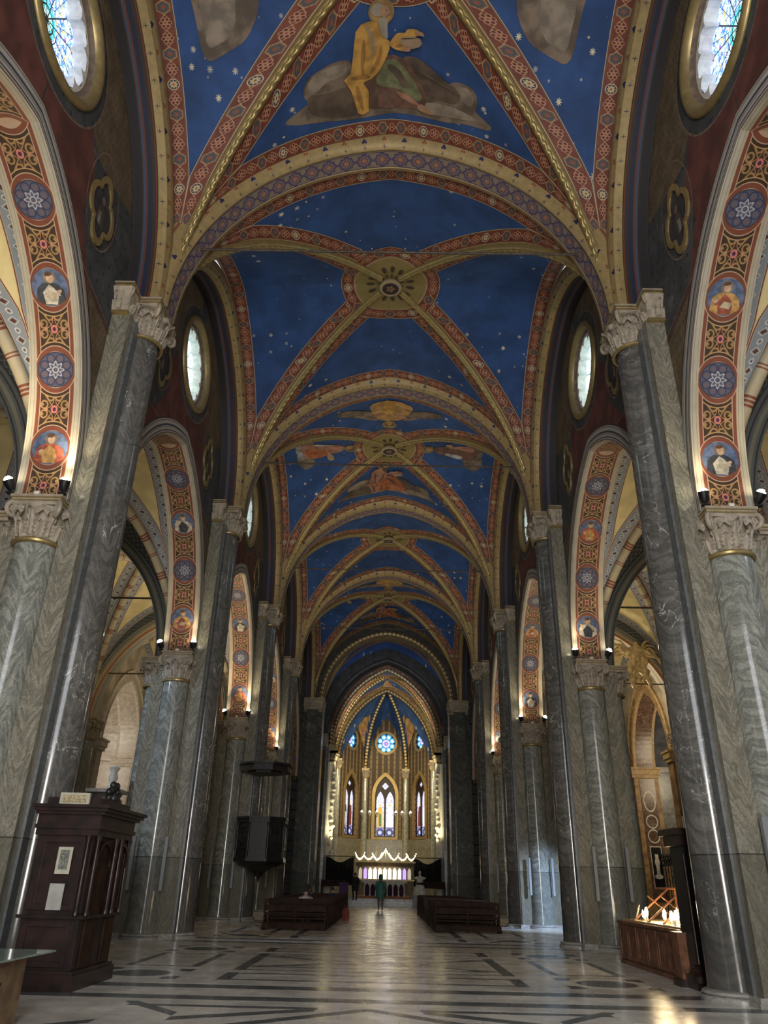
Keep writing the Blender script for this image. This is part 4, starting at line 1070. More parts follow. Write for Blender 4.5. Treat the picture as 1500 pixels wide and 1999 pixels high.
# transverse arches of the aisles
AT = Arch(3.12, 4.85)
for side in (-1, 1):
    for k in range(1, 6):
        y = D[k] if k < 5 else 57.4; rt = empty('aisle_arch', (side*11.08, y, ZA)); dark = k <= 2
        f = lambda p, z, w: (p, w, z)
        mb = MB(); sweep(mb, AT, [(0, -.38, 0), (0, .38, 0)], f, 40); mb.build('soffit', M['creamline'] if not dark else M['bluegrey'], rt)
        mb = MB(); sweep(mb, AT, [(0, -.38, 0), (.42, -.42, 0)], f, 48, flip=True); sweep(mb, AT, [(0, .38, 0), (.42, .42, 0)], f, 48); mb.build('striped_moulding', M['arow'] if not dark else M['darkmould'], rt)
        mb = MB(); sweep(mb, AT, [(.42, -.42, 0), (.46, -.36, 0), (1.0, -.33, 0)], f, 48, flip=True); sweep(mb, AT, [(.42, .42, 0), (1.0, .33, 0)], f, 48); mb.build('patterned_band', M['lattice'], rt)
        sn = 'left' if side < 0 else 'right'
        tag(rt, ('dark lattice banded arch crossing the %s aisle behind pier %s' if dark else 'orange banded arch crossing the %s aisle, %s') % (sn, ['', 'one', 'two', 'nearest of the orange ones', 'second of the orange ones', 'farthest of the orange ones'][k]), 'arch', 'aisle cross arches')
        # respond on the outer wall
        rs = empty('wall_respond', (side*(XW-.1), y, 0), 0 if side > 0 else PI)
        mb = MB(); mb.lathe([(.46, 0), (.46, .2), (.42, .25), (.40, 7.55)], 24); mb.box(-.12, .3, -.75, .75, 0, 7.7); mb.build('shaft', M['cipol'], rs, smooth=True, angle=40)
        c = [o for o in pier0.children if o.name.startswith('aisle_capital')][0].copy(); COL.objects.link(c); c.parent = rs; c.location = (.0, 0, ZA); c.rotation_euler = (0, 0, 0)
        tag(rs, 'marble half column against the outer wall of the %s aisle, below its %s arch' % (sn, ['', 'nearest', 'second', 'third', 'fourth', 'last'][k]), 'column', 'aisle wall responds')
        if k in (2, 3):
            mb = MB(); mb.tube([(-3.2, 0, 0), (3.2, 0, 0)], .035, 6); o = mb.build('tie_rod', M['iron'], None, (side*11.08, y-.3, 10.6)); tag(o, 'dark iron rod across the %s aisle, %s one' % (sn, 'nearer' if k == 2 else 'farther'), 'tie rod', 'aisle tie rods')
# end walls of the aisles and the transept
mb = MB()
for s in (-1, 1):
    mb.box(*sorted((s*7.0, s*8.2)), 57.0, 58.8, 0, 21)
    mb.box(*sorted((s*6.4, s*15)), 68.0, 68.6, 0, 21); mb.box(*sorted((s*14.8, s*15.4)), 57.8, 68.6, 0, 21)
    mb.box(*sorted((s*6.3, s*15.4)), 57.0, 57.8, 12.5, 21)
o = mb.build('wall_transept', M['greywalldark']) if 'greywalldark' in M else mb.build('wall_transept', M['wallgrey']); tag(o, kind='structure')
# rear wall behind the viewer with door and window openings
mb = MB(); mb.box(-20, 20, -8.6, -8, 0, 22); o = mb.build('wall_rear', M['aislewall']); tag(o, kind='structure')

# ------------------------------------------------------------------ crossing and choir
M['beads'] = None
def beads():
    t = Tree('dark_band_gilded_beads'); u, v = t.uv(); c = t.mix(t.noise(3.0, 3.0), (.10, .07, .035), (.18, .13, .06))
    d = t.ln(u.fmod(.34)-.17, (v-.5)*.35); c = t.mix(d < .09, c, (.60, .48, .24)); return t.done(c, .4, .3)
M['beads'] = beads()
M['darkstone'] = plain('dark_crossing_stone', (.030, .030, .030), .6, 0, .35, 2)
M['ochreband'] = plain('ochre_painted_band', (.20, .14, .06), .6, 0, .3, 3)
def cross_pier(name, x0, x1, y0, y1, ztop, capz, side, label, rt_group):
    rt = empty(name, (side*(x0+x1)/2, (y0+y1)/2, 0)); hx, hy = (x1-x0)/2, (y1-y0)/2
    mb = MB(); mb.box(-hx, hx, -hy, hy, 0, capz-.8); mb.box(-hx*.55, hx*.55, -hy-.12, -hy, .3, capz-.9); mb.build('pilaster', M['cipoldark'], rt)
    mb = MB(); mb.box(-hx-.12, hx+.12, -hy-.12, hy+.12, 0, .5); mb.build('base', M['plinth'], rt)
    capital('capital', .4, hx+.10, hy+.12, 1.0, rt, (0, 0, capz), 0, sq=True)
    tag(rt, label, 'pier', rt_group)
M['cipoldark'] = marble('dark_green_grey_marble', (.055, .062, .055), (.125, .13, .115), (.3, .3, .28), 1.2, 1.0, .006, .16)
for s, sn in ((-1, 'left'), (1, 'right')):
    cross_pier('crossing_pier', 4.82, 6.35, 57.35, 59.0, 22, ZN, s, 'broad flat pier with square capital where the nave ends, %s side' % sn, 'crossing piers')
    cross_pier('choir_pier', 5.35, 6.6, 68.8, 70.4, 22, 13.5, s, 'narrow dark pier at the choir entrance, %s side' % sn, 'choir piers')
def wall_arch(name, A, zs, y, face, outer_w, ztop, mats, lab, thick=1.2, wallm=None):
    rt = empty(name, (0, y, zs)); f = lambda p, z, w: (p, w, z)
    mb = MB(); sweep(mb, A, [(face, 0, 0), (.35, 0, 0)], f, 64, flip=True); mb.build('dark_face_band', mats[0], rt)
    mb = MB(); sweep(mb, A, [(.35, -.02, 0), (.22, -.10, 0), (.05, -.06, 0)], f, 64, flip=True); mb.build('beaded_moulding', mats[1], rt)
    mb = MB(); sweep(mb, A, [(.05, -.06, 0), (0, 0, 0), (0, thick, 0)], f, 64, flip=True); mb.build('soffit', mats[2], rt)
    tag(rt, lab, 'arch')
    # wall above
    pts = A.pts(face-.02, 40); poly = [(-outer_w, 0), (pts[0][0], 0)]+pts+[(pts[-1][0], 0), (outer_w, 0), (outer_w, ztop-zs), (-outer_w, ztop-zs)]
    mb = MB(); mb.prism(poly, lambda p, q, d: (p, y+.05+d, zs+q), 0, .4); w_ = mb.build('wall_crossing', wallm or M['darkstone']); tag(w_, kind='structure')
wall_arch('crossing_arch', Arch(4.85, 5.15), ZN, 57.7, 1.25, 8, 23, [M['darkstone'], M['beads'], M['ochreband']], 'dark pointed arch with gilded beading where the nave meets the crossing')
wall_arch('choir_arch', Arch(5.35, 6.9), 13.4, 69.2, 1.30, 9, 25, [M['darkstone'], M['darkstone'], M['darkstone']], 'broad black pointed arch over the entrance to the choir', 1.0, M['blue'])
v = Vault(0, 64.0, 6.2, 5.5, ZN, 8.3, .2); web = build_web(v, 'ceiling', [M['blue'], M['red'], M['golddot']], None, rows=24); tag(web, kind='structure'); vault_ribs(v, web, [M['gold'], M['rope']], .14, .06, n=24, twist=False)
vc = Vault(0, 74.0, 5.15, 3.7, 12.8, 7.3, .3); web = build_web(vc, 'ceiling', [M['blue'], M['red'], M['beads']], None, yin=.3, rows=24); tag(web, kind='structure'); vault_ribs(vc, web, M['beads'], .12, .06, twist=False, n=30)
choir_web = web
wall_arch('choir_rib_arch', Arch(4.75, 6.9), 12.8, 70.4, .6, 6.5, 23, [M['red'], M['beads'], M['ochreband']], 'gilded beaded pointed arch just inside the black choir arch', .3)
wall_arch('apse_arch', Arch(4.55, 6.75), 12.6, 77.5, .7, 6.5, 22, [M['ochreband'], M['beads'], M['darkstone']], 'gilded pointed arch framing the apse, two kneeling painted angels behind', .4)
# choir side walls
mb = MB()
for s in (-1, 1): mb.box(*sorted((s*5.2, s*5.7)), 70.4, 78.0, 0, 20)
o = mb.build('wall_choir', M['greymarble']); tag(o, kind='structure')
def apse_stripe():
    t = Tree('striped_painted_hanging'); x, y, z = t.ob(); u, v = t.uv(); k = u.fmod(.62)-.31
    c = t.mix(k.abs() < .10, (.055, .036, .022), (.21, .155, .085)); c = t.mix(k.abs().near(.24, .03), c, (.06, .045, .03)); zz = v.fmod(.5)-.25
    c = t.mix((t.ln(k, zz) < .07), c, (.13, .04, .022)); return t.done(c, .7)
M['apsewall'] = apse_stripe()
apse_webs = []
APX = [(-4.85, 77.6), (-2.15, 82.0), (2.15, 82.0), (4.85, 77.6)]
def lancet_glass():
    t = Tree('lancet_stained_glass'); u, v = t.uv(); n = t.noise(9.0, 4.0, t.vec(u, v, 0.0)); n2 = t.noise(5.0, 3.0, t.vec(u, v, 4.0))
    c = t.mix(t.ss(n, .45, .55), (.62, .62, .95), (1.0, .98, 1.0)); c = t.mix(t.ss(n2, .58, .64), c, (.45, .38, .80))
    low = (v < .82); c = t.mix(low, c, t.mix(t.ln(u.abs()-.48, v-.42).near(.30, .12), (.55, .60, .95), (.06, .06, .16)))
    c = t.mix(v.near(.86, .06), c, (.18, .14, .30))
    ln = t.mx(v.fmod(.55) < .03, t.vor(5.0, t.vec(u, v, 0.0), 'DISTANCE_TO_EDGE') < .02)
    return t.done((.02, .02, .02), .3, emit=t.mix(ln*.7, c, (.05, .04, .08)), estr=1.35)
M['lancet'] = lancet_glass()
GC = {n: emat('glass_'+n, c, s) for n, c, s in (('orange', (.95, .45, .06), 1.0), ('white', (.90, .92, 1.0), 1.25), ('black', (.02, .02, .04), .2), ('maroon', (.28, .03, .03), .7), ('brown', (.22, .07, .04), .6), ('halo', (.9, .75, .4), 1.2), ('face', (.75, .5, .38), 1.0), ('green', (.1, .35, .15), .6))}
figs = {0: ('black', 'brown'), 1: ('orange', 'white'), 2: ('maroon', 'white')}
names_w = ['left lancet', 'centre lancet', 'right lancet']
def apse_oculus():
    t = Tree('apse_rose_glass'); u, v = t.uv(); r = t.ln(u, v); th = t.m('ARCTAN2', v, u); f = (th.fmod(PI/4)-PI/8)
    px, py = f.cos()*r-.70, f.sin()*r; d = t.ln(px, py)
    c = t.mix(d < .15, (.04, .30, .85), (.75, .92, 1.0)); c = t.mix(d.near(.20, .05), c, (.10, .55, .95)); px2 = f.cos()*r-.34
    c = t.mix(t.ln(px2, py) < .12, c, (.95, .55, .85)); c = t.mix(r < .20, c, (.15, .20, .75)); c = t.mix(r < .10, c, (.95, .25, .35))
    c = t.mix(d.near(.27, .025), c, (.01, .03, .1)); return t.done((.02, .02, .02), .3, emit=c, estr=1.5)
M['apserose'] = apse_oculus()
for k in range(3):
    P0, P1 = Vector((*APX[k], 0)), Vector((*APX[k+1], 0)); C_ = (P0+P1)/2; ux = (P1-P0).normalized(); L = (P1-P0).length/2; nrm = Vector((ux.y, -ux.x, 0))
    fn = lambda p, q, d: tuple(C_ + ux*p - nrm*d + Vector((0, 0, q)))   # d goes outwards, away from the choir
    sc = 1.0 if k == 1 else .92
    WA = Arch(L-.15, 5.1); lw = 1.02*sc; LA = Arch(lw, 1.9)
    zo = 14.95; ro = .98*sc
    outer = [(-L, 0), (L, 0), (L, 12.3)]+[(p, 12.3+z) for p, z in WA.pts(.2, 24)][::-1]+[(-L, 12.3)]
    hole = [(-lw, 5.75)]+[(lw, 5.75)]+[(p, 9.65+z) for p, z in LA.pts(0, 16)][::-1]
    mb = MB(); mb.prism(outer, fn, 0, .5, 0, holes=[hole, circ(ro, 28, (0, zo))]); mb.uv = [[(0, 0)]*len(f) for f in mb.f]
    for i, f in enumerate(mb.f):
        mb.uv[i] = [((Vector(mb.v[j])-C_).dot(ux), mb.v[j][2]) for j in f]
    wl = mb.build('wall_apse', [M['apsewall']]); tag(wl, kind='structure')
    # dado below the windows
    mb = MB(); mb.prism([(-L+.1, 0), (L-.1, 0), (L-.1, 5.5), (-L+.1, 5.5)], fn, -.06, 0); mb.build('marble_dado', M['ochrestone'] if 'ochrestone' in M else M['olive'], wl)
    mb = MB(); mb.box(0, 0, 0, 0, 0, 0)
    # window: gold frame, tracery, glass
    wn[0] += 1; wt = empty('window_%d' % wn[0], tuple(fn(0, 5.75, 0))); tag(wt, kind='structure')
    off = Vector(fn(0, 5.75, 0)); fl_ = lambda p, q, d: tuple(Vector(fn(p, q, d))-off)
    mb = MB(); o2 = [(-lw-.34, 5.5), (lw+.34, 5.5)]+[(p, 9.65+z) for p, z in LA.pts(.36, 20)][::-1]
    mb.prism(o2, fl_, -.10, .0, 0, holes=[[(-lw-.02, 5.74), (lw+.02, 5.74)]+[(p, 9.65+z) for p, z in LA.pts(.02, 20)][::-1]]); mb.build('window_frame', M['gold'], wt)
    in1 = [(-lw, 5.75), (lw, 5.75)]+[(p, 9.65+z) for p, z in LA.pts(0, 16)][::-1]
    SA = Arch(.40*sc, 1.0); holes = []
    for s in (1, -1): holes.append([(s*.50*sc-.40*sc, 5.85), (s*.50*sc+.40*sc, 5.85)]+[(s*.50*sc+p, 9.1+z) for p, z in SA.pts(0, 10)][::-1])
    qf = quatre(.17*sc, 7, (0, 10.62)); holes.append(qf)
    mb = MB(); mb.prism(in1, fl_, .12, .26, 0, holes=holes); mb.build('window_tracery', M['darkbrown'] if 'darkbrown' in M else M['wood'], wt)
    mb = MB(); V2, T = tess(in1); mb.add([fl_(p, q, .30) for p, q in V2], T, 0, [(p, q-5.75) for p, q in V2]); mb.build('window_glass', M['lancet'], wt)
    for s, cn in zip((-1, 1), figs[k]):
        mb = MB(); cx = s*.50*sc
        body = [(cx-.30, 6.7), (cx+.30, 6.7), (cx+.27, 7.8), (cx+.20, 8.45), (cx+.06, 8.62), (cx-.06, 8.62), (cx-.20, 8.45), (cx-.28, 7.8)]
        def pf(poly, mi, d): V2, T = tess(poly); mb.add([fl_(p, q, d) for p, q in V2], T, mi)
        pf(body, 0, .285); pf([(cx-.10, 6.75), (cx+.16, 6.75), (cx+.12, 7.9), (cx-.14, 8.0)], 1, .278); pf(circ(.17, 14, (cx, 8.78)), 2, .283); pf(circ(.10, 12, (cx, 8.76)), 3, .276)
        sec = {'black': 'white', 'brown': 'maroon', 'orange': 'green', 'white': 'white', 'maroon': 'brown'}[cn]
        mb.build('glass_figure', [GC[cn], GC[sec], GC['halo'], GC['face']], wt)
    wn[0] += 1; wo = empty('window_%d' % wn[0], tuple(fn(0, zo, 0))); tag(wo, kind='structure'); off3 = Vector(fn(0, zo, 0)); fo = lambda p, q, d: tuple(Vector(fn(p, q+zo, d))-off3)
    mb = MB(); mb.prism(circ(ro+.22, 32), fo, -.08, 0, 0, holes=[circ(ro-.02, 32)]); mb.build('window_frame', M['gold'], wo)
    mb = MB(); mb.prism(circ(ro, 32), fo, .12, .3, 0, holes=[scallop(ro*.96, 8, 7)]); mb.build('scalloped_tracery', M['black'], wo)
    mb = MB(); V2, T = tess(circ(ro, 28)); mb.add([fo(p, q, .32) for p, q in V2], T, 0, [(p/ro, q/ro) for p, q in V2]); mb.build('window_glass', M['apserose'], wo)
    # vault web between the ribs
    AP = Vector((0, 78.6, 20.1)); mb = MB(); 
    def W(sv):
        f = -1+2*sv; p, z = WA.off(.15, f); return Vector(fn(p, 12.3+z, 0))
    def P(i, j):
        sv, t = i/16, j/12; q = W(sv)*(1-t)+AP*t; q.z += 1.1*math.sin(PI*t)*(1-.5*(abs(2*sv-1))**2)+ .9*math.sin(PI*t)*(abs(2*sv-1))**2*0; return tuple(q)
    mb.grid(P, 16, 12, 0, flip=True); o = mb.build('ceiling', M['blue']); tag(o, kind='structure'); apse_webs.append(o)
    if k == 1: pass
for i, (x, y) in enumerate(APX):
    zc = 12.3 if i in (1, 2) else 12.6; rt = empty('apse_column', (x*.985, y-.15, 0)); mb = MB(); mb.lathe([(.42, 0), (.42, .5), (.34, .6), (.31, zc-.9)], 20); mb.build('shaft', M['cipollit'] if 'cipollit' in M else M['cipol'], rt, smooth=True)
    capital('capital', .31, .44, .44, .95, rt, (0, 0, zc))
    tag(rt, ['far left slender apse column beside the left lancet window', 'apse column between left and centre lancet windows', 'apse column between centre and right lancet windows', 'far right slender apse column beside the right lancet window'][i], 'column', 'apse columns')
    mb = MB(); pts = []
    for j in range(17):
        t = j/16; q = Vector((x, y-.1, zc))*(1-t)+Vector((0, 78.5, 20.0))*t; q.z += 1.15*math.sin(PI*t)*(.9); q.x *= (1+.25*math.sin(PI*t)); pts.append(q)
    mb.tube(pts, .16, 10); o = mb.build('apse_rib', M['beads'], apse_webs[min(i, 2)], smooth=True)
# choir light pilasters with carved figures
for s, sn in ((-1, 'left'), (1, 'right')):
    rt = empty('carved_choir_pilaster', (s*4.95, 72.6, 0)); mb = MB(); mb.box(-.28, .28, -.35, .35, 0, 11.6); mb.build('shaft', M['white'], rt)
    random.seed(5 if s < 0 else 9)
    mb = MB()
    for q in range(16):
        z = 3+q*.52+random.uniform(-.1, .1); r = random.uniform(.14, .26); cx = -s*.2+random.uniform(-.1, .1)
        mb = MB(); mb.lathe([(0.02, -r*1.1), (r*.8, -r*.5), (r, 0), (r*.6, r*.6), (.02, r)], 9, (cx, -.32, z)); mb.build('carved_relief', M['white'], rt, smooth=True); capital('capital', .3, .42, .42, .95, rt, (0, 0, 12.6))
    tag(rt, 'brightly lit cream carved pilaster on the %s of the choir' % sn, 'pilaster', 'lit choir pilasters')

# painted angels on the apse vault, saints on the choir vault
def layersK(): return [([(-.8, 0), (-.7, .8), (-.3, 1.5), (.1, 1.75), (.4, 1.5), (.45, .9), (.8, .3), (.7, 0)], 'ochre'), ([(-.2, .1), (.0, .9), (.35, 1.1), (.45, .4), (.3, .05)], 'rose'), (ell(.25, 2.0, .26, .26), 'halo'), (ell(.27, 1.98, .15, .17), 'flesh'), ([(-.5, 1.5), (-1.1, 1.9), (-1.0, .9), (-.5, .7)], 'cloud'), ([(.3, 1.3), (.9, 1.35), (.9, 1.2), (.35, 1.1)], 'flesh')]
for k_, (lay, key, lab) in enumerate([(layersC('ochre', 'rose'), 'far', 'small seated painted figure over the apse'), (layersC('rose', 'brown'), 'left', 'small painted figure, left choir cell'), (layersC('brown', 'orange'), 'right', 'small painted figure, right choir cell')]):
    fresco(vc, choir_web, maps(vc, .62, .5)[key], lay, 'fresco', lab)
apse_ceil = [o for o in bpy.data.objects if o.name.startswith('ceiling') and o.type == 'MESH' and o.parent is None][-3:]
for k, sgn in ((0, 1), (2, -1)):
    P0, P1 = Vector((*APX[k], 0)), Vector((*APX[k+1], 0)); C_ = (P0+P1)/2; ux = (P1-P0).normalized(); nrm = Vector((ux.y, -ux.x, 0)); mb = MB(); mats = []
    L_ = (P1-P0).length/2; WA_ = Arch(L_-.15, 5.1); AP_ = Vector((0, 78.6, 20.1))
    def surf(sv, t):
        p_, z_ = WA_.off(.15, -1+2*sv); q = (C_+ux*p_+Vector((0, 0, 12.3+z_)))*(1-t)+AP_*t; q.z += 1.1*math.sin(PI*t)*(1-.5*(abs(2*sv-1))**2); return q
    for i, (poly, m) in enumerate(layersK()):
        if m not in mats: mats.append(m)
        V2, T = tess(poly, (), .3)
        def pt(p, q):
            b_ = surf(.5+sgn*(.20+p*.13), -.04+q*.15); n_ = Vector((-b_.x*.25, -1.0, -.9)).normalized(); return tuple(b_+n_*(.14+.012*i))
        mb.add([pt(p, q) for p, q in V2], T, mats.index(m))
    o = mb.build('fresco', [PC[m] for m in mats], apse_ceil[k]); o['label'] = 'kneeling painted angel facing the centre'

# ------------------------------------------------------------------ lamps on the arcade capitals
def spot_thing(x, y, z, aim, label, power, glow=True, spot=95):
    rt = empty('spotlight', (x, y, z)); d = (Vector(aim)-Vector((x, y, z))).normalized(); q = d.to_track_quat('Z', 'Y').to_matrix()
    mb = MB(); T = lambda p: tuple(q @ Vector(p))
    m2 = MB(); m2.lathe([(.0, -.16), (.06, -.16), (.09, -.10), (.11, 0), (.115, .06), (.10, .06), (.09, .0)], 16); mb.add([T((p[0], p[1], p[2]+.12)) for p in m2.v], m2.f)
    mb.build('housing', M['black'], rt, smooth=True, angle=40)
    m2 = MB(); m2.lathe([(.0, .26), (.05, .245), (.085, .20), (.098, .13)], 16); mb = MB(); mb.add([T(p) for p in m2.v], m2.f); mb.build('lens', M['lens'], rt, smooth=True)
    mb = MB(); mb.tube([(0, 0, -.10), (0, 0, .04)], .018, 6); mb.box(-.07, .07, -.05, .05, -.12, -.09); mb.build('bracket', M['black'], rt)
    tag(rt, label, 'spotlight', 'lamps on the arcade capitals')
    p = Vector((x, y, z))+d*.32
    lamp('SPOT', 'spot_light', p, power, WARM, aim, .09, spot, .8)
    return rt
for side, sn in ((-1, 'left'), (1, 'right')):
    for k in range(1, 5):
        y = D[k]; pn = ['', 'front', 'second', 'third', 'fourth'][k]
        yy = y-1.36
        spot_thing(side*6.40, yy, ZA+.12, (side*6.0, y-3.2, 15.5), 'lit spotlight on the nave corner of the %s %s pier\'s lower capital' % (pn, sn), {-1: [0, 230, 70, 300, 200], 1: [0, 90, 90, 190, 220]}[side][k], spot=110)
        spot_thing(side*7.45, yy, ZA+.12, (side*9.6, y-4.6, 14.0), 'lit spotlight on the aisle corner of the %s %s pier\'s lower capital' % (pn, sn), {-1: [0, 560, 90, 420, 300], 1: [0, 130, 200, 300, 250]}[side][k], spot=120)
        mb = MB(); mb.box(-.05, .05, -.04, .04, 0, .07); o = mb.build('sensor_box', M['white'], None, (side*6.92, y-1.33, ZA)); tag(o, 'tiny white box in the middle of the %s %s lower capital ledge' % (pn, sn), 'sensor')
        # aisle vault lamps above the far side of the same pier
        lamp('SPOT', 'spot_light', (side*8.5, y+1.6, ZA+.3), {-1: [0, 90, 900, 400, 300], 1: [0, 260, 600, 300, 250]}[side][k], WARM, (side*11.0, y+5, 14.2), .1, 130, .8)
        # column loudspeakers
        for dx, wd in ((-.50, 'nave'), (.48, 'aisle')):
            rt = empty('column_speaker', (side*(6.9+dx), y-1.24, 1.25)); mb = MB(); mb.box(-.045, .045, -.05, .05, 0, 1.45); mb.build('cabinet', M['speaker'], rt)
            mb = MB(); mb.box(-.02, .02, .05, .14, .3, .36); mb.box(-.02, .02, .05, .14, 1.1, 1.16); mb.build('bracket', M['black'], rt)
            tag(rt, 'slim grey column loudspeaker on the %s side of the %s %s pier' % (wd, pn, sn), 'loudspeaker', 'column loudspeakers')
# extra lamps, no fixtures modelled: altar spots, nave vault washers on top of the upper capitals, cold window light in the right aisle
for k in range(0, 5):
    for side in (-1, 1):
        lamp('SPOT', 'vault_washer', (side*5.9, D[k]+1.5, ZN+.25), [120, 110, 330, 260, 240][k], (1.0, .88, .70), (side*-1.2, D[k]+6.2, 20.6), .15, 125, .9)
lamp('SPOT', 'window_beam', (13.0, 25.5, 6.0), 14000, (.50, .68, 1.0), (7.1, 34.6, 1.0), .12, 26, 1.0)
lamp('SPOT', 'window_beam', (-14.0, 19.0, 10.0), 1800, (.6, .75, 1.0), (-6.4, 25.0, 5.0), .3, 34, .5)
lamp('SPOT', 'window_beam', (13.9, 10.0, 11.0), 900, (.75, .85, 1.0), (6.4, 13.5, 5.0), .3, 40, .6)
lamp('POINT', 'chapel_light', (17.0, 40.6, 7.4), 380, WARM, size=1.0); lamp('POINT', 'chapel_light', (-17.0, 40.6, 7.4), 330, (1, .9, .75), size=1.0)
lamp('POINT', 'aisle_light', (11.5, 38.2, 10.2), 260, WARM, size=.2)
lamp('SPOT', 'choir_spot', (-3.4, 70.6, 3.4), 1700, (1.0, .86, .50), (-5.0, 72.8, 9.0), .1, 60, .6)
lamp('SPOT', 'choir_spot', (3.4, 70.6, 3.4), 1700, (1.0, .86, .50), (5.0, 72.8, 9.0), .1, 60, .6)
for s_ in (-1, 1):  # unseen floods added behind the choir arch to brighten choir and apse
    lamp('SPOT', 'choir_fill', (s_*4.3, 70.9, 12.4), 2600, (1.0, .82, .48), (s_*-.8, 81.5, 8.0), .12, 85, .7)
    lamp('SPOT', 'choir_fill', (s_*4.3, 70.9, 12.6), 1200, (1.0, .86, .58), (s_*-1.0, 78.0, 19.0), .12, 95, .7)
lamp('SPOT', 'crossing_fill', (0, 60.2, 17.0), 700, (.85, .9, 1.0), (0, 66, 23), .3, 120, .6)  # unseen lamp added to brighten the crossing vault

# ------------------------------------------------------------------ pews
def build_pew(W):
    rt = empty('pew'); h, sd = .96, .46
    mb = MB(); mb.box(-W/2, W/2, -.02, .05, h-.07, h); mb.box(-W/2, W/2, -.06, .10, h, h+.035); mb.build('top_rail', M['pew'], rt)
    mb = MB(); mb.box(-W/2, W/2, 0, .035, .60, .80)
    for q in (.34, .50): mb.box(-W/2, W/2, 0, .03, q, q+.05)
    mb.box(-W/2, W/2, -.005, .04, .84, .87); mb.build('back_panel', M['pew'], rt)
    mb = MB(); mb.box(-W/2, W/2, .02, .46, .44, .48); mb.build('seat', M['pew'], rt)
    mb = MB(); mb.box(-W/2, W/2, -.34, -.14, .20, .235); mb.box(-W/2, W/2, -.30, -.27, .05, .20); mb.build('kneeler', M['pew'], rt)
    for s in (-1, 0, 1):
        mb = MB(); x = s*(W/2-.03); mb.box(x-.03, x+.03, -.03, .05, 0, h)
        if s: mb.box(x-.03, x+.03, .05, .46, 0, .46); mb.box(x-.03, x+.03, -.36, -.03, 0, .23); mb.box(x-.045, x+.045, -.42, .48, 0, .09)
        else: mb.box(x-.03, x+.03, -.34, -.03, 0, .2)
        mb.build('end_panel' if s else 'middle_post', M['pew'], rt)
    return rt
for side, W, xc, ys, sn in ((-1, 2.3, -3.1, 30.9, 'left'), (1, 2.45, 3.3, 31.8, 'right')):
    proto = build_pew(W); n = 15
    for i in range(n):
        p = proto if i == 0 else copy_tree(proto); p.location = (xc, ys+i*1.22, 0)
        if i == 0: lab = 'nearest dark wooden pew on the %s, its back towards the viewer' % sn
        else: lab = 'dark wooden pew in the %s block, hidden one behind another' % sn
        tag(p, lab, 'pew', 'pews behind the nearest on the '+sn if i else 'nearest pews')
# ------------------------------------------------------------------ confessional (left)
def frame_box(mb, x0, x1, y0, y1, z0, z1, t=.06, mi=0):   # raised frame on a -y face
    mb.box(x0, x1, y0, y1, z0, z0+t, mi); mb.box(x0, x1, y0, y1, z1-t, z1, mi); mb.box(x0, x0+t, y0, y1, z0+t, z1-t, mi); mb.box(x1-t, x1, y0, y1, z0+t, z1-t, mi)
cf = empty('confessional', (-5.14, 14.3, 0))
mb = MB(); mb.box(-.50, .50, -.86, .92, 0, .16); mb.box(-.47, .47, -.83, .89, .16, 2.32); mb.build('body', M['wood'], cf)
mb = MB(); mb.box(-.55, .56, -.92, 1.0, 0, .22); mb.box(-.52, .53, -.89, .96, .22, .27)
mb.box(-.53, .55, -.90, .97, .98, 1.03); mb.build('plinth', M['wood'], cf)
mb = MB()
for k, (o, z0, z1) in enumerate(((.02, 2.20, 2.30), (.06, 2.30, 2.36), (.03, 2.36, 2.52), (.10, 2.52, 2.57), (.15, 2.57, 2.62), (.20, 2.62, 2.67))): mb.box(-.50-o*.4, .52+o, -.86-o, .94+o, z0, z1)
mb.box(-.45, .45, -.78, .85, 2.67, 2.80); mb.build('cornice', M['wood'], cf)
mb = MB(); frame_box(mb, -.40, .36, -.88, -.83, 1.10, 2.16, .07); frame_box(mb, -.40, .36, -.88, -.83, .32, .94, .07); mb.build('side_panel', M['wood'], cf)
for (px, py) in ((.42, -.93), (.56, -.86), (.58, .0), (.58, .28), (.50, .95)):
    mb = MB(); mb.lathe([(.05, 1.03), (.05, 1.08), (.035, 1.10), (.035, 2.10), (.055, 2.18), (.06, 2.20)], 12, (px, py, 0)); mb.build('colonnette', M['wood'], cf, smooth=True, angle=40)
mb = MB(); mb.box(.47, .50, -.60, -.05, .30, 2.05); mb.box(.47, .50, .35, .80, .30, 2.05); mb.build('door', M['doorbrown'] if 'doorbrown' in M else M['pew'], cf)
mb = MB(); A_ = Arch(.32, .34)
for yc_ in (-.33, .58): sweep(mb, A_, [(.06, .50, 0), (.06, .54, 0), (0, .54, 0), (0, .50, 0)], lambda p, z, w, yc_=yc_: (w, yc_+p, 1.75+z), 16)
mb.build('arched_frame', M['wood'], cf)
random.seed(3); mb = MB()
for i in range(9):
    a = PI*i/8; r = .17+.05*(i % 2); mb.lathe([(0.01, -.06), (.05, -.03), (.06, 0), (.04, .05), (.01, .07)], 8, (.35, .10+r*1.4*math.cos(a), 2.86+r*1.1*math.sin(a)))
mb.lathe([(.02, -.1), (.09, -.06), (.11, 0), (.07, .10), (.02, .14)], 12, (.35, .10, 2.86)); mb.box(.32, .38, .05, .15, 3.0, 3.14); mb.box(.30, .40, -.25, .45, 2.78, 2.84)
mb.build('carved_crest', M['darkwood'], cf, smooth=True, angle=50)
tag(cf, 'dark walnut confessional with paper notices against the left front pier', 'confessional')
def sheet(name, x0, x1, z0, z1, mats, label, inner=None):
    mb = MB(); mb.box(x0, x1, -.006, .006, z0, z1, 0)
    if inner: mb.box(x0+inner, x1-inner, -.010, -.006, z0+inner*1.4, z1-inner, 1)
    o = mb.build(name, mats, None, (-5.18, 13.415, 0)); tag(o, label, 'notice'); return o
M['printgrey'] = plain('printed_text_block', (.17, .18, .15), .8, 0, .5, 60)
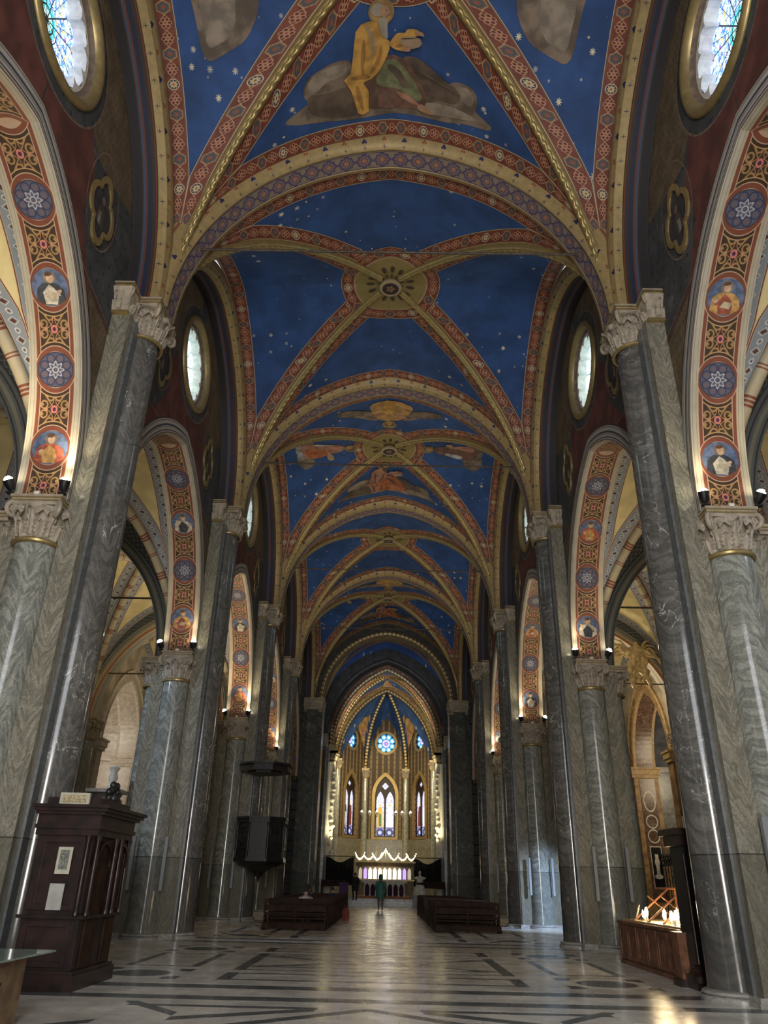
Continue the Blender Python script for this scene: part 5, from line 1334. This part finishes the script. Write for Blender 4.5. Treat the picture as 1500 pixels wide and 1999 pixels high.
sheet('notice', -.02, .22, 1.62, 2.02, [M['paper'], M['printgrey']], 'framed printed notice on the confessional side, upper of the two sheets', .045)
sheet('notice', -.05, .19, 1.10, 1.48, [plain('grey_white_paper', (.36, .36, .33), .8, 0, .1)], 'blank pale sheet on the confessional side, lower of the two sheets')
mb = MB(); mb.box(-.26, .24, -.03, .03, 0, .19, 0); mb.box(-.21, .19, -.036, -.03, .035, .155, 1); o = mb.build('name_board', [M['paper'], plain('pale_print', (.40, .33, .20), .8, 0, .4, 30)], None, (-5.08, 13.42, 2.67)); tag(o, 'cream board standing on top of the confessional cornice', 'sign')
# ------------------------------------------------------------------ information desk, lower left
dk = empty('display_desk', (-4.62, 9.95, 0))
mb = MB(); mb.box(-.55, .42, -.70, .60, 0, .64, 0); mb.build('cabinet', M['oak'], dk)
mb = MB(); mb.box(.42, .45, -.70, .60, 0, .64, 0); mb.build('side_board', M['oaklight'], dk)
mb = MB(); mb.box(.45, .455, -.16, .02, .46, .49, 0); mb.build('slot_handle', M['black'], dk)
mb = MB(); mb.add([(-.65, -.75, .72), (.60, -.78, .72), (.74, .72, .75), (-.65, .72, .75), (-.65, -.75, .74), (.60, -.78, .74), (.74, .72, .77), (-.65, .72, .77)], [(3, 2, 1, 0), (4, 5, 6, 7), (0, 1, 5, 4), (1, 2, 6, 5), (2, 3, 7, 6), (3, 0, 4, 7)]); mb.build('glass_top', M['glassgreen'], dk)
mb = MB(); mb.box(-.55, .45, -.70, .60, .64, .72); mb.build('top_frame', M['oak'], dk)
tag(dk, 'brown box desk with greenish glass top in the lower left corner', 'desk')
# ------------------------------------------------------------------ candle stand (right)
cs = empty('candle_stand', (6.58, 18.75, 0))
mb = MB(); mb.box(-.62, .60, -2.2, 2.1, 0, .84, 0); mb.box(-.66, .64, -2.24, 2.14, .84, .90, 0); mb.box(-.66, .60, -2.25, 2.12, 0, .08); mb.build('cabinet', M['oak'], cs)
for i in range(6):
    mb = MB(); y0 = -2.12+i*.70; mb.box(-.64, -.62, y0+.03, y0+.67, .12, .80); mb.box(-.655, -.64, y0+.03, y0+.10, .20, .72); mb.box(-.655, -.64, y0+.60, y0+.67, .20, .72); mb.box(-.655, -.64, y0+.03, y0+.67, .72, .80); mb.box(-.655, -.64, y0+.03, y0+.67, .12, .20)
    mb.build('panel_door', M['oak'], cs)
M['tray'] = plain('glossy_metal_candle_tray', (.72, .55, .32), .25, .4, .15)
mb = MB(); mb.box(-.60, .60, -2.1, 2.0, .90, .94); mb.build('tray', M['tray'], cs)
for i in range(4):
    y0 = -2.0+i*1.0; mb = MB()
    mb.tube([(-.55, y0, .94), (.35, y0+.05, 1.62)], .022, 6); mb.tube([(.45, y0, .94), (-.15, y0+.10, 1.45)], .016, 6); mb.tube([(.35, y0+.05, 1.62), (.35, y0+1.05, 1.62)], .03, 6); mb.build('lid_strut', M['oak'], cs)
mb = MB(); mb.box(.42, .48, -2.0, .9, .94, 1.66); mb.build('back_board', M['oak'], cs)
mb = MB(); mb.box(.395, .42, -1.5, -.9, 1.05, 1.5); mb.box(.395, .42, -.4, .3, 1.05, 1.5); mb.build('notice_panel', M['paper'], cs)
tag(cs, 'long oak votive candle stand with lit tray between the two right piers', 'candle stand')
random.seed(11)
base_c = None
def candle(x, y, z, h, lit, lab, tilt=0):
    rt = empty('votive_candle', (x, y, z), 0); mb = MB(); mb.lathe([(0, 0), (.022, 0), (.022, h), (0, h)], 8); o = mb.build('wax_stick', M['white'], rt, smooth=True, angle=40)
    rt.rotation_euler = (tilt, tilt*.4, 0)
    mb = MB(); q = 2.2 if lit else 1; mb.lathe([(0, h), (.016*q, h+.02), (.018*q, h+.04*q), (0, h+.085*q)], 8); mb.build('flame', M['flame'] if lit else M['paper'], rt, smooth=True)
    tag(rt, lab, 'candle', 'votive candles'); return rt
for i in range(18):
    candle(6.1+random.uniform(-.05, .7), 16.75+i*.16+random.uniform(-.05, .05), .94, random.uniform(.05, .12), True, 'small lit votive candle among those crowded on the bright tray', random.uniform(-.3, .3))
for i, (x, y) in enumerate(((6.2, 20.2), (6.9, 19.0), (6.9, 18.6), (6.9, 18.2), (6.9, 17.2))):
    candle(x, y, .94+(.42 if i else 0), .30, False, ['pale unlit candle leaning at the far end of the tray', 'white unlit candle against the board, farthest upright one', 'white unlit candle against the board, second upright one', 'white unlit candle against the board, third upright one', 'white unlit candle against the board, nearest upright one'][i], .5 if i == 0 else 0)
lamp('POINT', 'candle_glow', (6.35, 17.7, 1.25), 70, (1.0, .74, .40), size=.15); lamp('POINT', 'candle_glow', (6.4, 19.3, 1.25), 45, (1.0, .74, .40), size=.15)
ps = empty('offering_box', (5.96, 16.30, 0)); mb = MB(); mb.box(-.24, .22, -.20, .16, .12, .84); mb.build('post', M['oak'], ps); mb = MB(); mb.box(-.30, .28, -.26, .15, 0, .12); mb.build('foot', M['wood'], ps); mb = MB(); mb.box(-.26, .24, -.22, .16, .84, .88); mb.build('lid', M['oak'], ps)
tag(ps, 'narrow brown offering box at the near end of the candle stand', 'offering box')
# right confessional, mostly behind the front pier
c2 = empty('confessional', (6.5, 15.75, 0)); mb = MB(); mb.box(-.62, .9, -.12, .55, 0, 2.45); mb.build('body', M['black'], c2)
mb = MB(); mb.box(-.72, .95, -.2, .60, 2.36, 2.55); mb.box(-.80, 1.0, -.28, .62, 2.55, 2.66); mb.build('cornice', M['oakdark'] if 'oakdark' in M else M['wood'], c2)
mb = MB(); mb.box(-.72, .95, -.2, .58, 0, .22); mb.lathe([(.16, 0), (.17, .10), (.13, .14), (.16, .2), (.10, .26)], 16, (-.62, -.12, .12)); mb.build('plinth', M['wood'], c2, smooth=True, angle=40)
mb = MB(); mb.lathe([(.05, .4), (.04, .5), (.04, 2.1), (.06, 2.2)], 10, (-.62, -.14, 0)); mb.build('colonnette', M['wood'], c2, smooth=True, angle=40)
tag(c2, 'nearly black confessional hidden behind the front right pier', 'confessional')
mb = MB(); mb.box(-.16, .16, -.12, .12, 0, .22); o = mb.build('card_box', M['white'], None, (6.15, 15.6, 2.66)); tag(o, 'small white block on top of the right confessional', 'box')
# ------------------------------------------------------------------ pulpit on the third left pier
pu = empty('pulpit', (-5.25, 35.3, 0)); r = 1.08
def octa(r, a=PI/8): return [(r*math.cos(a+i*PI/4), r*math.sin(a+i*PI/4)) for i in range(8)]
def ring_wall(mb, r0, r1, z0, z1, mi=0):
    P0, P1 = octa(r0), octa(r1); mb.add([(x, y, z0) for x, y in P0]+[(x, y, z1) for x, y in P1], [(i, (i+1) % 8, 8+(i+1) % 8, 8+i) for i in range(8)], mi)
def slab(mb, r, z0, z1, mi=0):
    mb.add([(x, y, z0) for x, y in octa(r)]+[(x, y, z1) for x, y in octa(r)], [tuple(range(8))[::-1], tuple(range(8, 16))]+[(i, (i+1) % 8, 8+(i+1) % 8, 8+i) for i in range(8)], mi)
mb = MB(); slab(mb, r, 2.35, 3.95); mb.build('drum', M['darkwood'], pu)
mb = MB(); slab(mb, r+.09, 3.95, 4.05); slab(mb, r+.05, 3.82, 3.95); mb.build('cornice', M['darkwood'], pu); mb = MB(); slab(mb, r+.08, 2.30, 2.42); slab(mb, r+.05, 2.42, 2.48); mb.build('lower_moulding', M['darkwood'], pu)
for i in range(8):
    a = i*PI/4; c, s = math.cos(a), math.sin(a); ap = r*math.cos(PI/8)
    mb = MB(); f = lambda u, z, d: ((ap+d)*c-u*s, (ap+d)*s+u*c, z)
    for (u0, u1, z0, z1) in ((-.28, .28, 2.78, 2.84), (-.28, .28, 3.60, 3.66), (-.28, -.22, 2.84, 3.60), (.22, .28, 2.84, 3.60), (-.12, .12, 3.0, 3.4)):
        vs = [f(u, z, d) for d in (0, .04) for u in (u0, u1) for z in (z0, z1)]; mb.add(vs, [(4, 6, 7, 5), (0, 4, 5, 1), (2, 3, 7, 6), (0, 2, 6, 4), (1, 5, 7, 3)])
    mb.build('carved_panel', M['darkwood'], pu)
    mb = MB(); a2 = a+PI/8; mb.lathe([(.07, 2.42), (.05, 2.5), (.05, 3.7), (.08, 3.82)], 8, (r*math.cos(a2), r*math.sin(a2), 0)); mb.build('corner_colonnette', M['darkwood'], pu, smooth=True)
mb = MB(); mb.lathe([(.03, 1.55), (.06, 1.62), (.05, 1.68), (.16, 1.76), (.28, 1.90), (.60, 2.05), (.95, 2.2), (1.08, 2.32)], 24); mb.build('pendant_base', M['darkwood'], pu, smooth=True)
tag(pu, 'black carved wooden polygonal pulpit hanging on the third left pier', 'pulpit')
cn = empty('pulpit_canopy', (-5.3, 35.3, 5.95)); mb = MB(); slab(mb, 1.20, 0, .06); slab(mb, 1.12, .06, .26); slab(mb, 1.26, .26, .34); mb.build('board', M['darkwood'], cn); mb = MB(); slab(mb, .85, -.06, 0); mb.build('underside', M['wood'], cn)
tag(cn, 'flat black sounding board above the pulpit on the left', 'canopy')
mb = MB(); mb.tube([(0, 0, 0), (0, 0, 2.4)], .015, 6); mb.lathe([(0, 0), (.12, .05), (.16, .16), (.12, .28), (0, .32)], 14, (0, 0, -.3)); o = mb.build('hanging_globe', M['black'], None, (1.5, 46.6, 20.4), smooth=True); o.data.materials.append(M['glassgreen']); tag(o, 'small dark globe lamp hanging below the far nave vault', 'lamp')

# ------------------------------------------------------------------ sanctuary
da = empty('altar_dais', (0, 66.5, 0))
for i in range(3):
    mb = MB(); mb.box(-4.6+i*.5, 4.6-i*.5, -2.9+i*.55, 8, i*.16, (i+1)*.16); mb.build('step', M['plinth'] if i < 2 else M['greymarble'], da)
tag(da, 'low grey marble steps under the altar', 'steps')
mb = MB(); mb.box(-1.95, 2.1, 64.9, 67.6, .48, .66); o = mb.build('altar_platform', M['orange']); tag(o, 'orange brown platform directly under the altar table', 'platform')
al = empty('altar_table', (.1, 66.0, .66)); mb = MB(); mb.box(-1.80, 1.80, -.5, .5, .98, 1.12); mb.box(-1.72, 1.72, -.45, .45, .92, .98); mb.build('top', M['whitewarm'] if 'whitewarm' in M else M['white'], al)
mb = MB(); mb.box(-1.62, 1.62, -.25, .4, 0, .92); mb.build('purple_frontal', plain('dark_purple_cloth', (.045, .012, .05), .8), al)
for i in range(8):
    mb = MB(); x = -1.58+i*3.16/7; mb.lathe([(.09, 0), (.09, .06), (.05, .09), (.05, .62), (.09, .68)], 10, (x, -.36, 0)); mb.build('colonnette', M['whitewarm'] if 'whitewarm' in M else M['white'], al, smooth=True)
for i in range(7):
    x = -1.58+(i+.5)*3.16/7; A_ = Arch(.17, .24); mb = MB()
    poly = [(-.226, 0), (-.17, 0)]+A_.pts(0, 10)+[(.17, 0), (.226, 0), (.226, .32), (-.226, .32)]
    mb.prism(poly, lambda p, q, d, x=x: (x+p, -.42+d, .62+q), 0, .12); mb.build('pointed_arch', M['white'], al)
tag(al, 'white marble altar table with pointed arches over purple cloth', 'altar')
# reliquary altar with lit glass niches behind
ra = empty('high_altar', (.12, 69.2, .66)); mb = MB(); mb.box(-2.35, 2.35, -.3, .6, 0, 1.15); mb.box(-2.45, 2.45, -.4, .6, 2.15, 2.45); mb.box(-2.3, 2.3, .3, .6, 1.15, 2.15); mb.build('body', M['ochreband'], ra)
mb = MB(); mb.box(-2.55, 2.55, -.5, .65, 2.45, 2.56); mb.build('cornice', M['gold'], ra); mb = MB(); mb.box(-2.5, 2.5, -.45, .6, 1.1, 1.2); mb.build('ledge', M['gold'], ra)
GL = {'w': emat('backlit_white_glass', (1.0, .96, .80), 5.0), 'p': emat('backlit_violet_glass', (.45, .30, .85), 1.6), 'b': emat('backlit_bluish_glass', (.70, .80, 1.0), 2.2), 'd': emat('backlit_dim_glass', (.8, .7, .5), .6)}
order = 'dpwwwwwwbpd'
for i, cch in enumerate(order):
    x = -2.05+i*4.1/10; A_ = Arch(.145, .30); mb = MB(); poly = [(-.145, 0)]+[(.145, 0)]+[(p, .55+z) for p, z in A_.pts(0, 10)][::-1]
    V2, T = tess(poly); mb.add([(x+p, -.05, 1.22+q) for p, q in V2], T); mb.build('lit_niche', GL[cch], ra)
    mb = MB(); mb.lathe([(.05, 1.2), (.03, 1.25), (.03, 1.75), (.05, 1.8)], 8, (x+.205, -.2, 0)); mb.build('colonnette', M['ochreband'], ra, smooth=True)
tag(ra, 'gilded high altar with a row of glowing pointed glass niches', 'high altar')
random.seed(21)
for i in range(7):
    rt = empty('candelabrum', (-2.0+i*.72, 68.9, 3.12)); pts = []; 
    hgt = .55 if i % 2 else .85
    n = 13; mb = MB(); arc = []
    for j in range(n):
        t = -1+2*j/(n-1); px = t*.40; pz = .12+(t*t)*hgt*.55 if i not in (3,) else .3+(1-abs(t))*.6; arc.append((px, 0, pz))
    mb.tube(arc, .02, 6); mb.tube([(0, 0, 0), (0, 0, arc[n//2][2])], .03, 6); mb.build('gilded_arms', M['gold'], rt, smooth=True)
    for j, (px, _, pz) in enumerate(arc):
        mb = MB(); r = random.uniform(.035, .06); mb.lathe([(0, -r), (r, -r*.2), (r*.8, r*.6), (0, r*1.6)], 8, (px, random.uniform(-.12, .12), pz+.07+random.uniform(0, .05))); mb.build('bulb', M['flame'], rt, smooth=True)
    tag(rt, ['leftmost', 'second from left', 'third from left', 'middle', 'third from right', 'second from right', 'rightmost'][i]+' small gilded candelabrum of glowing bulbs on the high altar', 'candelabrum', 'bulb candelabra on the high altar')
lamp('SPOT', 'altar_glow', (0, 68.2, 3.9), 300, (1.0, .80, .42), (0, 80, 7.5), .3, 110, .6); lamp('POINT', 'altar_glow', (0, 67.6, 2.4), 16, (1.0, .92, .7), size=.5)
for i, x in enumerate((-2.0, -1.3, -.68, 0.98, 1.55, 2.28)):
    rt = empty('torch_lamp', (x, 70.0, .48)); mb = MB(); mb.lathe([(.16, 0), (.12, .06), (.03, .12), (.025, 6.2), (.07, 6.28)], 10); mb.build('pole', M['gold'], rt, smooth=True)
    mb = MB(); mb.lathe([(.04, 6.28), (.12, 6.5), (.17, 6.62), (.15, 6.64), (.02, 6.4)], 12); mb.build('cup', M['white'], rt, smooth=True)
    mb = MB(); mb.lathe([(0, 6.46), (.10, 6.55), (.09, 6.68), (0, 6.80)], 10); mb.build('flame_bulb', M['flamehot'], rt, smooth=True)
    tag(rt, 'tall glowing torch lamp, %s of six in the choir' % ['first from left', 'second from left', 'third from left', 'third from right', 'second from right', 'last on the right'][i], 'torch lamp', 'torch lamps')
for s, sn in ((-1, 'left'), (1, 'right')):
    rt = empty('black_drape', (s*3.85, 72.0, 0)); mb = MB()
    def P(i, j): x = -1.22+2.44*i/40; return (x, .06*math.sin(i*1.7)+.03*math.sin(i*.6), 1.35+ (3.35+.22*math.cos(i/40*PI*2)-1.35)*j)
    mb.grid(P, 40, 1, 0); m2 = MB(); mb.grid(lambda i, j: (P(i, j)[0], P(i, j)[1]+.05, P(i, j)[2]), 40, 1, 0, flip=True); mb.build('cloth', M['blackcloth'], rt)
    mb = MB(); mb.tube([(-1.3, 0, 3.62), (1.3, 0, 3.62)], .03, 8); mb.box(-1.3, -1.25, -.03, .03, 0, 3.62); mb.box(1.25, 1.3, -.03, .03, 0, 3.62); mb.build('frame', M['black'], rt)
    tag(rt, 'black drape on the %s side of the high altar' % sn, 'drape', 'black drapes')
    rt = empty('choir_bench', (s*4.1, 69.0, .0)); mb = MB(); mb.box(-1.1, 1.1, -.3, .3, 1.25, 1.33); mb.box(-1.1, 1.1, .25, .3, 1.3, 1.75); mb.build('seat', M['pew'], rt)
    mb = MB(); 
    for x in (-1.0, 1.0): mb.box(x-.06, x+.06, -.28, .28, .32, 1.25)
    mb.build('leg', M['pew'], rt); tag(rt, 'dark wooden bench at the %s of the altar' % sn, 'bench', 'choir benches')
pl_ = empty('purple_lectern', (-3.02, 64.0, .16)); mb = MB(); mb.box(-.36, .36, -.1, .12, .1, 1.35); mb.box(-.38, .38, -.16, .14, 1.3, 1.4); mb.build('purple_cloth', plain('violet_cloth', (.075, .030, .14), .7), pl_); mb = MB(); mb.box(-.30, .30, -.15, .2, 0, .1); mb.build('base', M['wood'], pl_)
tag(pl_, 'lectern draped in purple cloth, left of the altar', 'lectern')

# ------------------------------------------------------------------ people
def skin_body(name, joints, edges, radii, mats, parent, loc, rz=0, sub=2, flat=None):
    me = bpy.data.meshes.new(name); me.from_pydata(joints, edges, []); o = bpy.data.objects.new(name, me); COL.objects.link(o)
    o.modifiers.new('skin', 'SKIN'); sv = me.skin_vertices[0].data
    for i, r in enumerate(radii): sv[i].radius = r if isinstance(r, tuple) else (r, r)
    sv[0].use_root = True
    sm = o.modifiers.new('sub', 'SUBSURF'); sm.levels = sub; sm.render_levels = sub
    dg = bpy.context.evaluated_depsgraph_get(); dg.update(); m2 = bpy.data.meshes.new_from_object(o.evaluated_get(dg))
    o.modifiers.clear(); o.data = m2; m2.materials.clear()
    for m in mats: m2.materials.append(m)
    m2.polygons.foreach_set('use_smooth', [True]*len(m2.polygons)); o.parent = parent; o.location = loc; o.rotation_euler = (0, 0, rz); o.name = name
    return o
def person(label, loc, rz, pose, cloth, trouser, hair, scale=1.0, coat=True, hood=False):
    rt = empty('person', loc, rz); 
    if pose == 'stand':
        J = [(0, 0, .95), (0, 0, 1.12), (0, 0, 1.36), (0, 0, 1.47), (0, .01, 1.58), (0, .02, 1.67),
             (.18, 0, 1.42), (.24, -.02, 1.15), (.24, .12, .98), (-.18, 0, 1.42), (-.24, -.02, 1.15), (-.24, .12, .98),
             (.09, 0, .90), (.11, .02, .50), (.11, -.03, .10), (.11, .13, .04), (-.09, 0, .90), (-.10, .16, .52), (-.10, .02, .12), (-.10, .18, .05)]
    else:
        J = [(0, 0, .55), (0, .03, .75), (0, .07, .98), (0, .10, 1.09), (0, .12, 1.19), (0, .14, 1.28),
             (.18, .08, 1.02), (.24, .10, .80), (.12, .30, .72), (-.18, .08, 1.02), (-.24, .10, .80), (-.12, .30, .72),
             (.09, .08, .54), (.11, .48, .54), (.11, .50, .10), (.11, .62, .05), (-.09, .08, .54), (-.11, .48, .54), (-.11, .50, .10), (-.11, .62, .05)]
    Ed = [(0, 1), (1, 2), (2, 3), (3, 4), (4, 5), (2, 6), (6, 7), (7, 8), (2, 9), (9, 10), (10, 11), (0, 12), (12, 13), (13, 14), (14, 15), (0, 16), (16, 17), (17, 18), (18, 19)]
    R = [(.15, .11), (.14, .10), (.16, .11), (.06, .06), (.085, .10), (.082, .098), .07, .05, .035, .07, .05, .035, .09, .065, .045, .04, .09, .065, .045, .04]
    b = skin_body('body', J, Ed, R, [M['skin'], trouser, hair], rt, (0, 0, 0))
    hz = J[5][2]; lz = 1.0 if pose == 'stand' else .58
    for p in b.data.polygons:
        c = p.center
        p.material_index = 1 if c.z < lz-.05 else (1 if c.z < J[3][2]+.02 else 0)
    hc = Vector(J[5])+Vector((0, -.012, .0)); mb = MB()
    mb.grid(lambda i, j: (hc.x+.098*math.sin(PI*.5*(j/8)*(1.25 if math.sin(2*PI*i/20) < .3 else .80))*math.cos(2*PI*i/20), hc.y+.112*math.sin(PI*.5*(j/8)*(1.25 if math.sin(2*PI*i/20) < .3 else .80))*math.sin(2*PI*i/20), hc.z+.11*math.cos(PI*.5*(j/8)*(1.35 if math.sin(2*PI*i/20) < .3 else .80))), 20, 8, 0); mb.build('hair', hair, rt, smooth=True)
    mb = MB(); fy = J[4][1]+.095; fz = (J[4][2]+J[5][2])/2
    mb.tube([(0, fy-.01, fz+.03), (0, fy+.022, fz-.015), (0, fy, fz-.025)], [.006, .013, .006], 6)
    for sg in (1, -1): mb.lathe([(0, -.012), (.012, 0), (0, .012)], 8, (sg*.033, fy-.008, fz+.025)); mb.lathe([(.0, -.03), (.012, 0), (0, .03)], 8, (sg*.088, J[4][1], fz))
    mb.tube([(-.025, fy-.006, fz-.05), (.025, fy-.006, fz-.05)], .006, 6); mb.build('face', M['skin'], rt, smooth=True)
    # hands with five fingers
    for s, w in ((1, 8), (-1, 11)):
        W_ = Vector(J[w]); d = (W_-Vector(J[w-1])).normalized(); mb = MB(); side = Vector((1, 0, 0))
        mb.tube([W_, W_+d*.04, W_+d*.09], [.026, .034, .030], 8)
        for q in range(4):
            o_ = side*(-.025+.017*q); L_ = (.065, .075, .072, .058)[q]; mb.tube([W_+d*.08+o_, W_+d*(.08+L_*.5)+o_, W_+d*(.08+L_)+o_+Vector((0, .012, -.012))], [.009, .0085, .007], 6)
        mb.tube([W_+d*.03-side*s*.025, W_+d*.055-side*s*.05, W_+d*.085-side*s*.055], [.011, .010, .008], 6)
        mb.build('hand', M['skin'], rt, smooth=True)
    if coat:
        # coat as a shell following the torso down to mid thigh, with sleeves
        z1 = J[3][2]; mb = MB(); cy = [J[0][1], J[1][1], J[2][1]]
        def P(i, j):
            t = j/10; z = (lz-.38 if pose == 'stand' else lz-.08)+(z1-(lz-.38 if pose == 'stand' else lz-.08))*t; a = 2*PI*i/24
            rx = .25*(1-t)+.215*t-(.14*max(0, t-.8)/.2); ry = .17*(1-t)+.14*t-(.07*max(0, t-.8)/.2); k = 1+.05*math.sin(a*7)*(1-t)
            yy = cy[0]+(cy[2]-cy[0])*t
            return (rx*k*math.cos(a), yy+ry*k*math.sin(a), z)
        mb.grid(P, 24, 10, 0, flip=True); 
        for w in (6, 9): mb.tube([J[w], tuple((Vector(J[w])+Vector(J[w+1]))/2), J[w+1], tuple(Vector(J[w+1])*.25+Vector(J[w+2])*.75)], [.10, .085, .08, .065], 12)
        if hood: mb.lathe([(.09, -.16), (.13, -.08), (.135, .02), (.11, .12), (.02, .17)], 16, (0, J[5][1]-.02, hz))
        mb.build('coat', cloth, rt, smooth=True)
    rt.scale = (scale,)*3; tag(rt, label, 'person'); return rt
teal = plain('teal_raincoat', (.030, .16, .14), .5, 0, .25); navy = plain('dark_navy_cloth', (.014, .015, .03), .8); blackc = plain('black_cloth', (.012, .012, .013), .8); beige = plain('pale_beige_cloth', (.42, .34, .28), .8); grey = plain('mid_grey_cloth', (.13, .13, .12), .8); whitec = plain('white_robe', (.60, .58, .52), .8); redc = plain('dull_red_cloth', (.22, .05, .035), .8)
person('person in a teal hooded raincoat walking towards the altar, seen from behind', (-.12, 54.0, 0), 0, 'stand', teal, grey, teal, 1.15, hood=True)
person('person dressed in black standing at the left end of the altar', (-2.15, 64.3, .32), .4, 'stand', blackc, blackc, M['hair'], 1.1)
person('person in a pale top sitting in the second left pew', (-2.9, 32.5, 0), 0, 'sit', beige, grey, M['hair'], 1.0)
person('person in dark navy sitting in the left pews, nearer the aisle', (-2.35, 40.0, 0), 0, 'sit', navy, navy, M['hair'], 1.0)
person('person in dark clothing sitting in the left pews, farther from the aisle', (-3.3, 37.4, 0), 0, 'sit', blackc, grey, M['hair'], 1.05)
mb = MB(); mb.lathe([(.0, 0), (.15, 0), (.17, .12), (.15, .42), (.11, .5), (.0, .52)], 16); mb.tube([(-.07, 0, .5), (-.05, 0, .6), (.05, 0, .6), (.07, 0, .5)], .015, 6); o = mb.build('red_bag', redc, None, (-1.62, 39.0, 0), smooth=True, angle=40); tag(o, 'dull red bag standing on the floor beside the left pews', 'bag')
st = empty('draped_statue', (2.7, 60.5, 0)); mb = MB(); mb.lathe([(.02, .75), (.50, .76), (.46, 1.0), (.34, 1.35), (.22, 1.62), (.24, 1.80), (.25, 1.95), (.12, 2.10), (.06, 2.15), (.10, 2.25), (.10, 2.35), (.03, 2.44)], 24)
mb.v = [(x*(1+.10*math.sin(9*math.atan2(y, x))*(1 if z < 1.6 else 0)), y*(1+.10*math.sin(9*math.atan2(y, x))*(1 if z < 1.6 else 0)), z) for x, y, z in mb.v]
for s in (1, -1): mb.tube([(s*.2, 0, 2.0), (s*.34, -.05, 1.92), (s*.42, -.12, 2.02)], [.08, .07, .04], 8)
mb.build('robed_figure', whitec, st, smooth=True); mb = MB(); mb.lathe([(.26, 1.50), (.30, 1.58), (.27, 1.68), (.24, 1.68)], 20); mb.build('dark_sash', M['wood'], st, smooth=True); mb = MB(); mb.box(-.5, .5, -.4, .4, 0, .76); mb.build('pedestal', M['darkwood'], st)
tag(st, 'white robed figure with dark sash right of the altar', 'statue')
# gilded sculpture high in the right aisle
sg = empty('stucco_sculpture', (12.35, 36.1, 11.4)); gs = M['stuccogold'] = plain('warm_lit_stucco', (.62, .47, .24), .5, .1, .25)
bodyj = [(0, 0, 0), (0, -.1, .35), (.05, -.15, .75), (.05, -.15, 1.0), (.08, -.2, 1.2), (-.3, -.15, .8), (-.65, -.25, .6), (-.8, -.3, .95), (.4, -.2, .75), (.75, -.25, .5), (1.05, -.2, .35), (-.2, -.1, -.35), (-.35, -.25, -.8), (-.25, -.2, -1.2), (.25, -.15, -.3), (.45, -.3, -.75), (.55, -.2, -1.1)]
skin_body('winged_figure', bodyj, [(0, 1), (1, 2), (2, 3), (3, 4), (2, 5), (5, 6), (6, 7), (2, 8), (8, 9), (9, 10), (0, 11), (11, 12), (12, 13), (0, 14), (14, 15), (15, 16)], [.24, .22, .22, .08, .15, .12, .09, .06, .12, .09, .06, .16, .13, .08, .16, .13, .08], [gs], sg, (0, 0, 0))
random.seed(8); mb = MB()
for i in range(26):
    a = random.uniform(0, 2*PI); r = random.uniform(.2, .8); c = (r*math.cos(a)*.8, random.uniform(-.25, .05), r*math.sin(a)*1.3-.1); q = random.uniform(.10, .24); mb.lathe([(.01, -q*1.3), (q*.7, -q*.6), (q, 0), (q*.5, q*.7), (.01, q*1.2)], 8, c)
mb.build('drapery_folds', gs, sg, smooth=True)
for s in (1, -1):
    mb = MB()
    for j in range(6): mb.tube([(s*.2, .05, .7), (s*(.6+.1*j), .05, 1.25-.16*j), (s*(.9+.12*j), .0, 1.35-.34*j)], [.06, .07, .02], 6)
    mb.build('wing', gs, sg, smooth=True)
tag(sg, 'warmly lit stucco winged figure high in the right aisle', 'sculpture')
ig = empty('iron_gate', (15.2, 41.9, 0)); mb = MB()
for i in range(14): mb.tube([(0, -2.6+i*.4, 0), (0, -2.6+i*.4, 3.0)], .025, 6)
mb.box(-.03, .03, -2.7, 2.7, 2.7, 2.8); mb.box(-.03, .03, -2.7, 2.7, .2, .3); mb.build('bars', M['black'], ig)
mb = MB()
for i in range(14):
    y = -2.6+i*.4; mb.tube([(0, y, 2.8), (0, y+.12, 3.1), (0, y-.05, 3.3), (0, y-.12, 3.1), (0, y, 2.95)], .03, 6); mb.tube([(0, y+.2, 2.8), (0, y+.2, 3.6)], [.035, .008], 6)
mb.build('scrolled_crest', M['black'], ig); tag(ig, 'black wrought iron gate closing the right aisle chapel', 'gate')
# marble tomb fragments beyond the confessional
tm = empty('wall_monument', (-8.9, 24.9, 0)); mb = MB(); mb.box(-.3, .62, -.3, .5, .0, .55, 0); mb.box(-.3, .66, -.34, .5, .55, .72, 1); mb.box(-.3, .52, -.25, .5, .72, 1.7, 0); mb.box(-.3, .62, -.32, .5, 1.7, 1.78, 1); mb.box(-.3, .58, -.3, .5, 1.92, 2.08, 1); mb.box(-.3, .52, -.25, .5, 2.08, 3.7, 0); mb.box(-.3, .60, -.32, .5, 3.7, 3.78, 1); mb.box(-.3, .75, -.40, .5, 3.95, 4.05, 1); mb.box(-.3, .5, -.2, .5, 3.78, 3.95, 0)
mb.build('body', [M['greymarble'], M['whitemarble']], tm); mb = MB(); mb.lathe([(.14, 4.05), (.14, 4.15), (.08, 4.2), (.15, 4.4), (.10, 4.55), (.17, 4.7), (.03, 4.78)], 16, (.4, -.1, 0)); mb.build('urn', M['white'], tm, smooth=True, angle=50)
tag(tm, 'grey and cream marble monument between confessional and second left pier', 'monument')
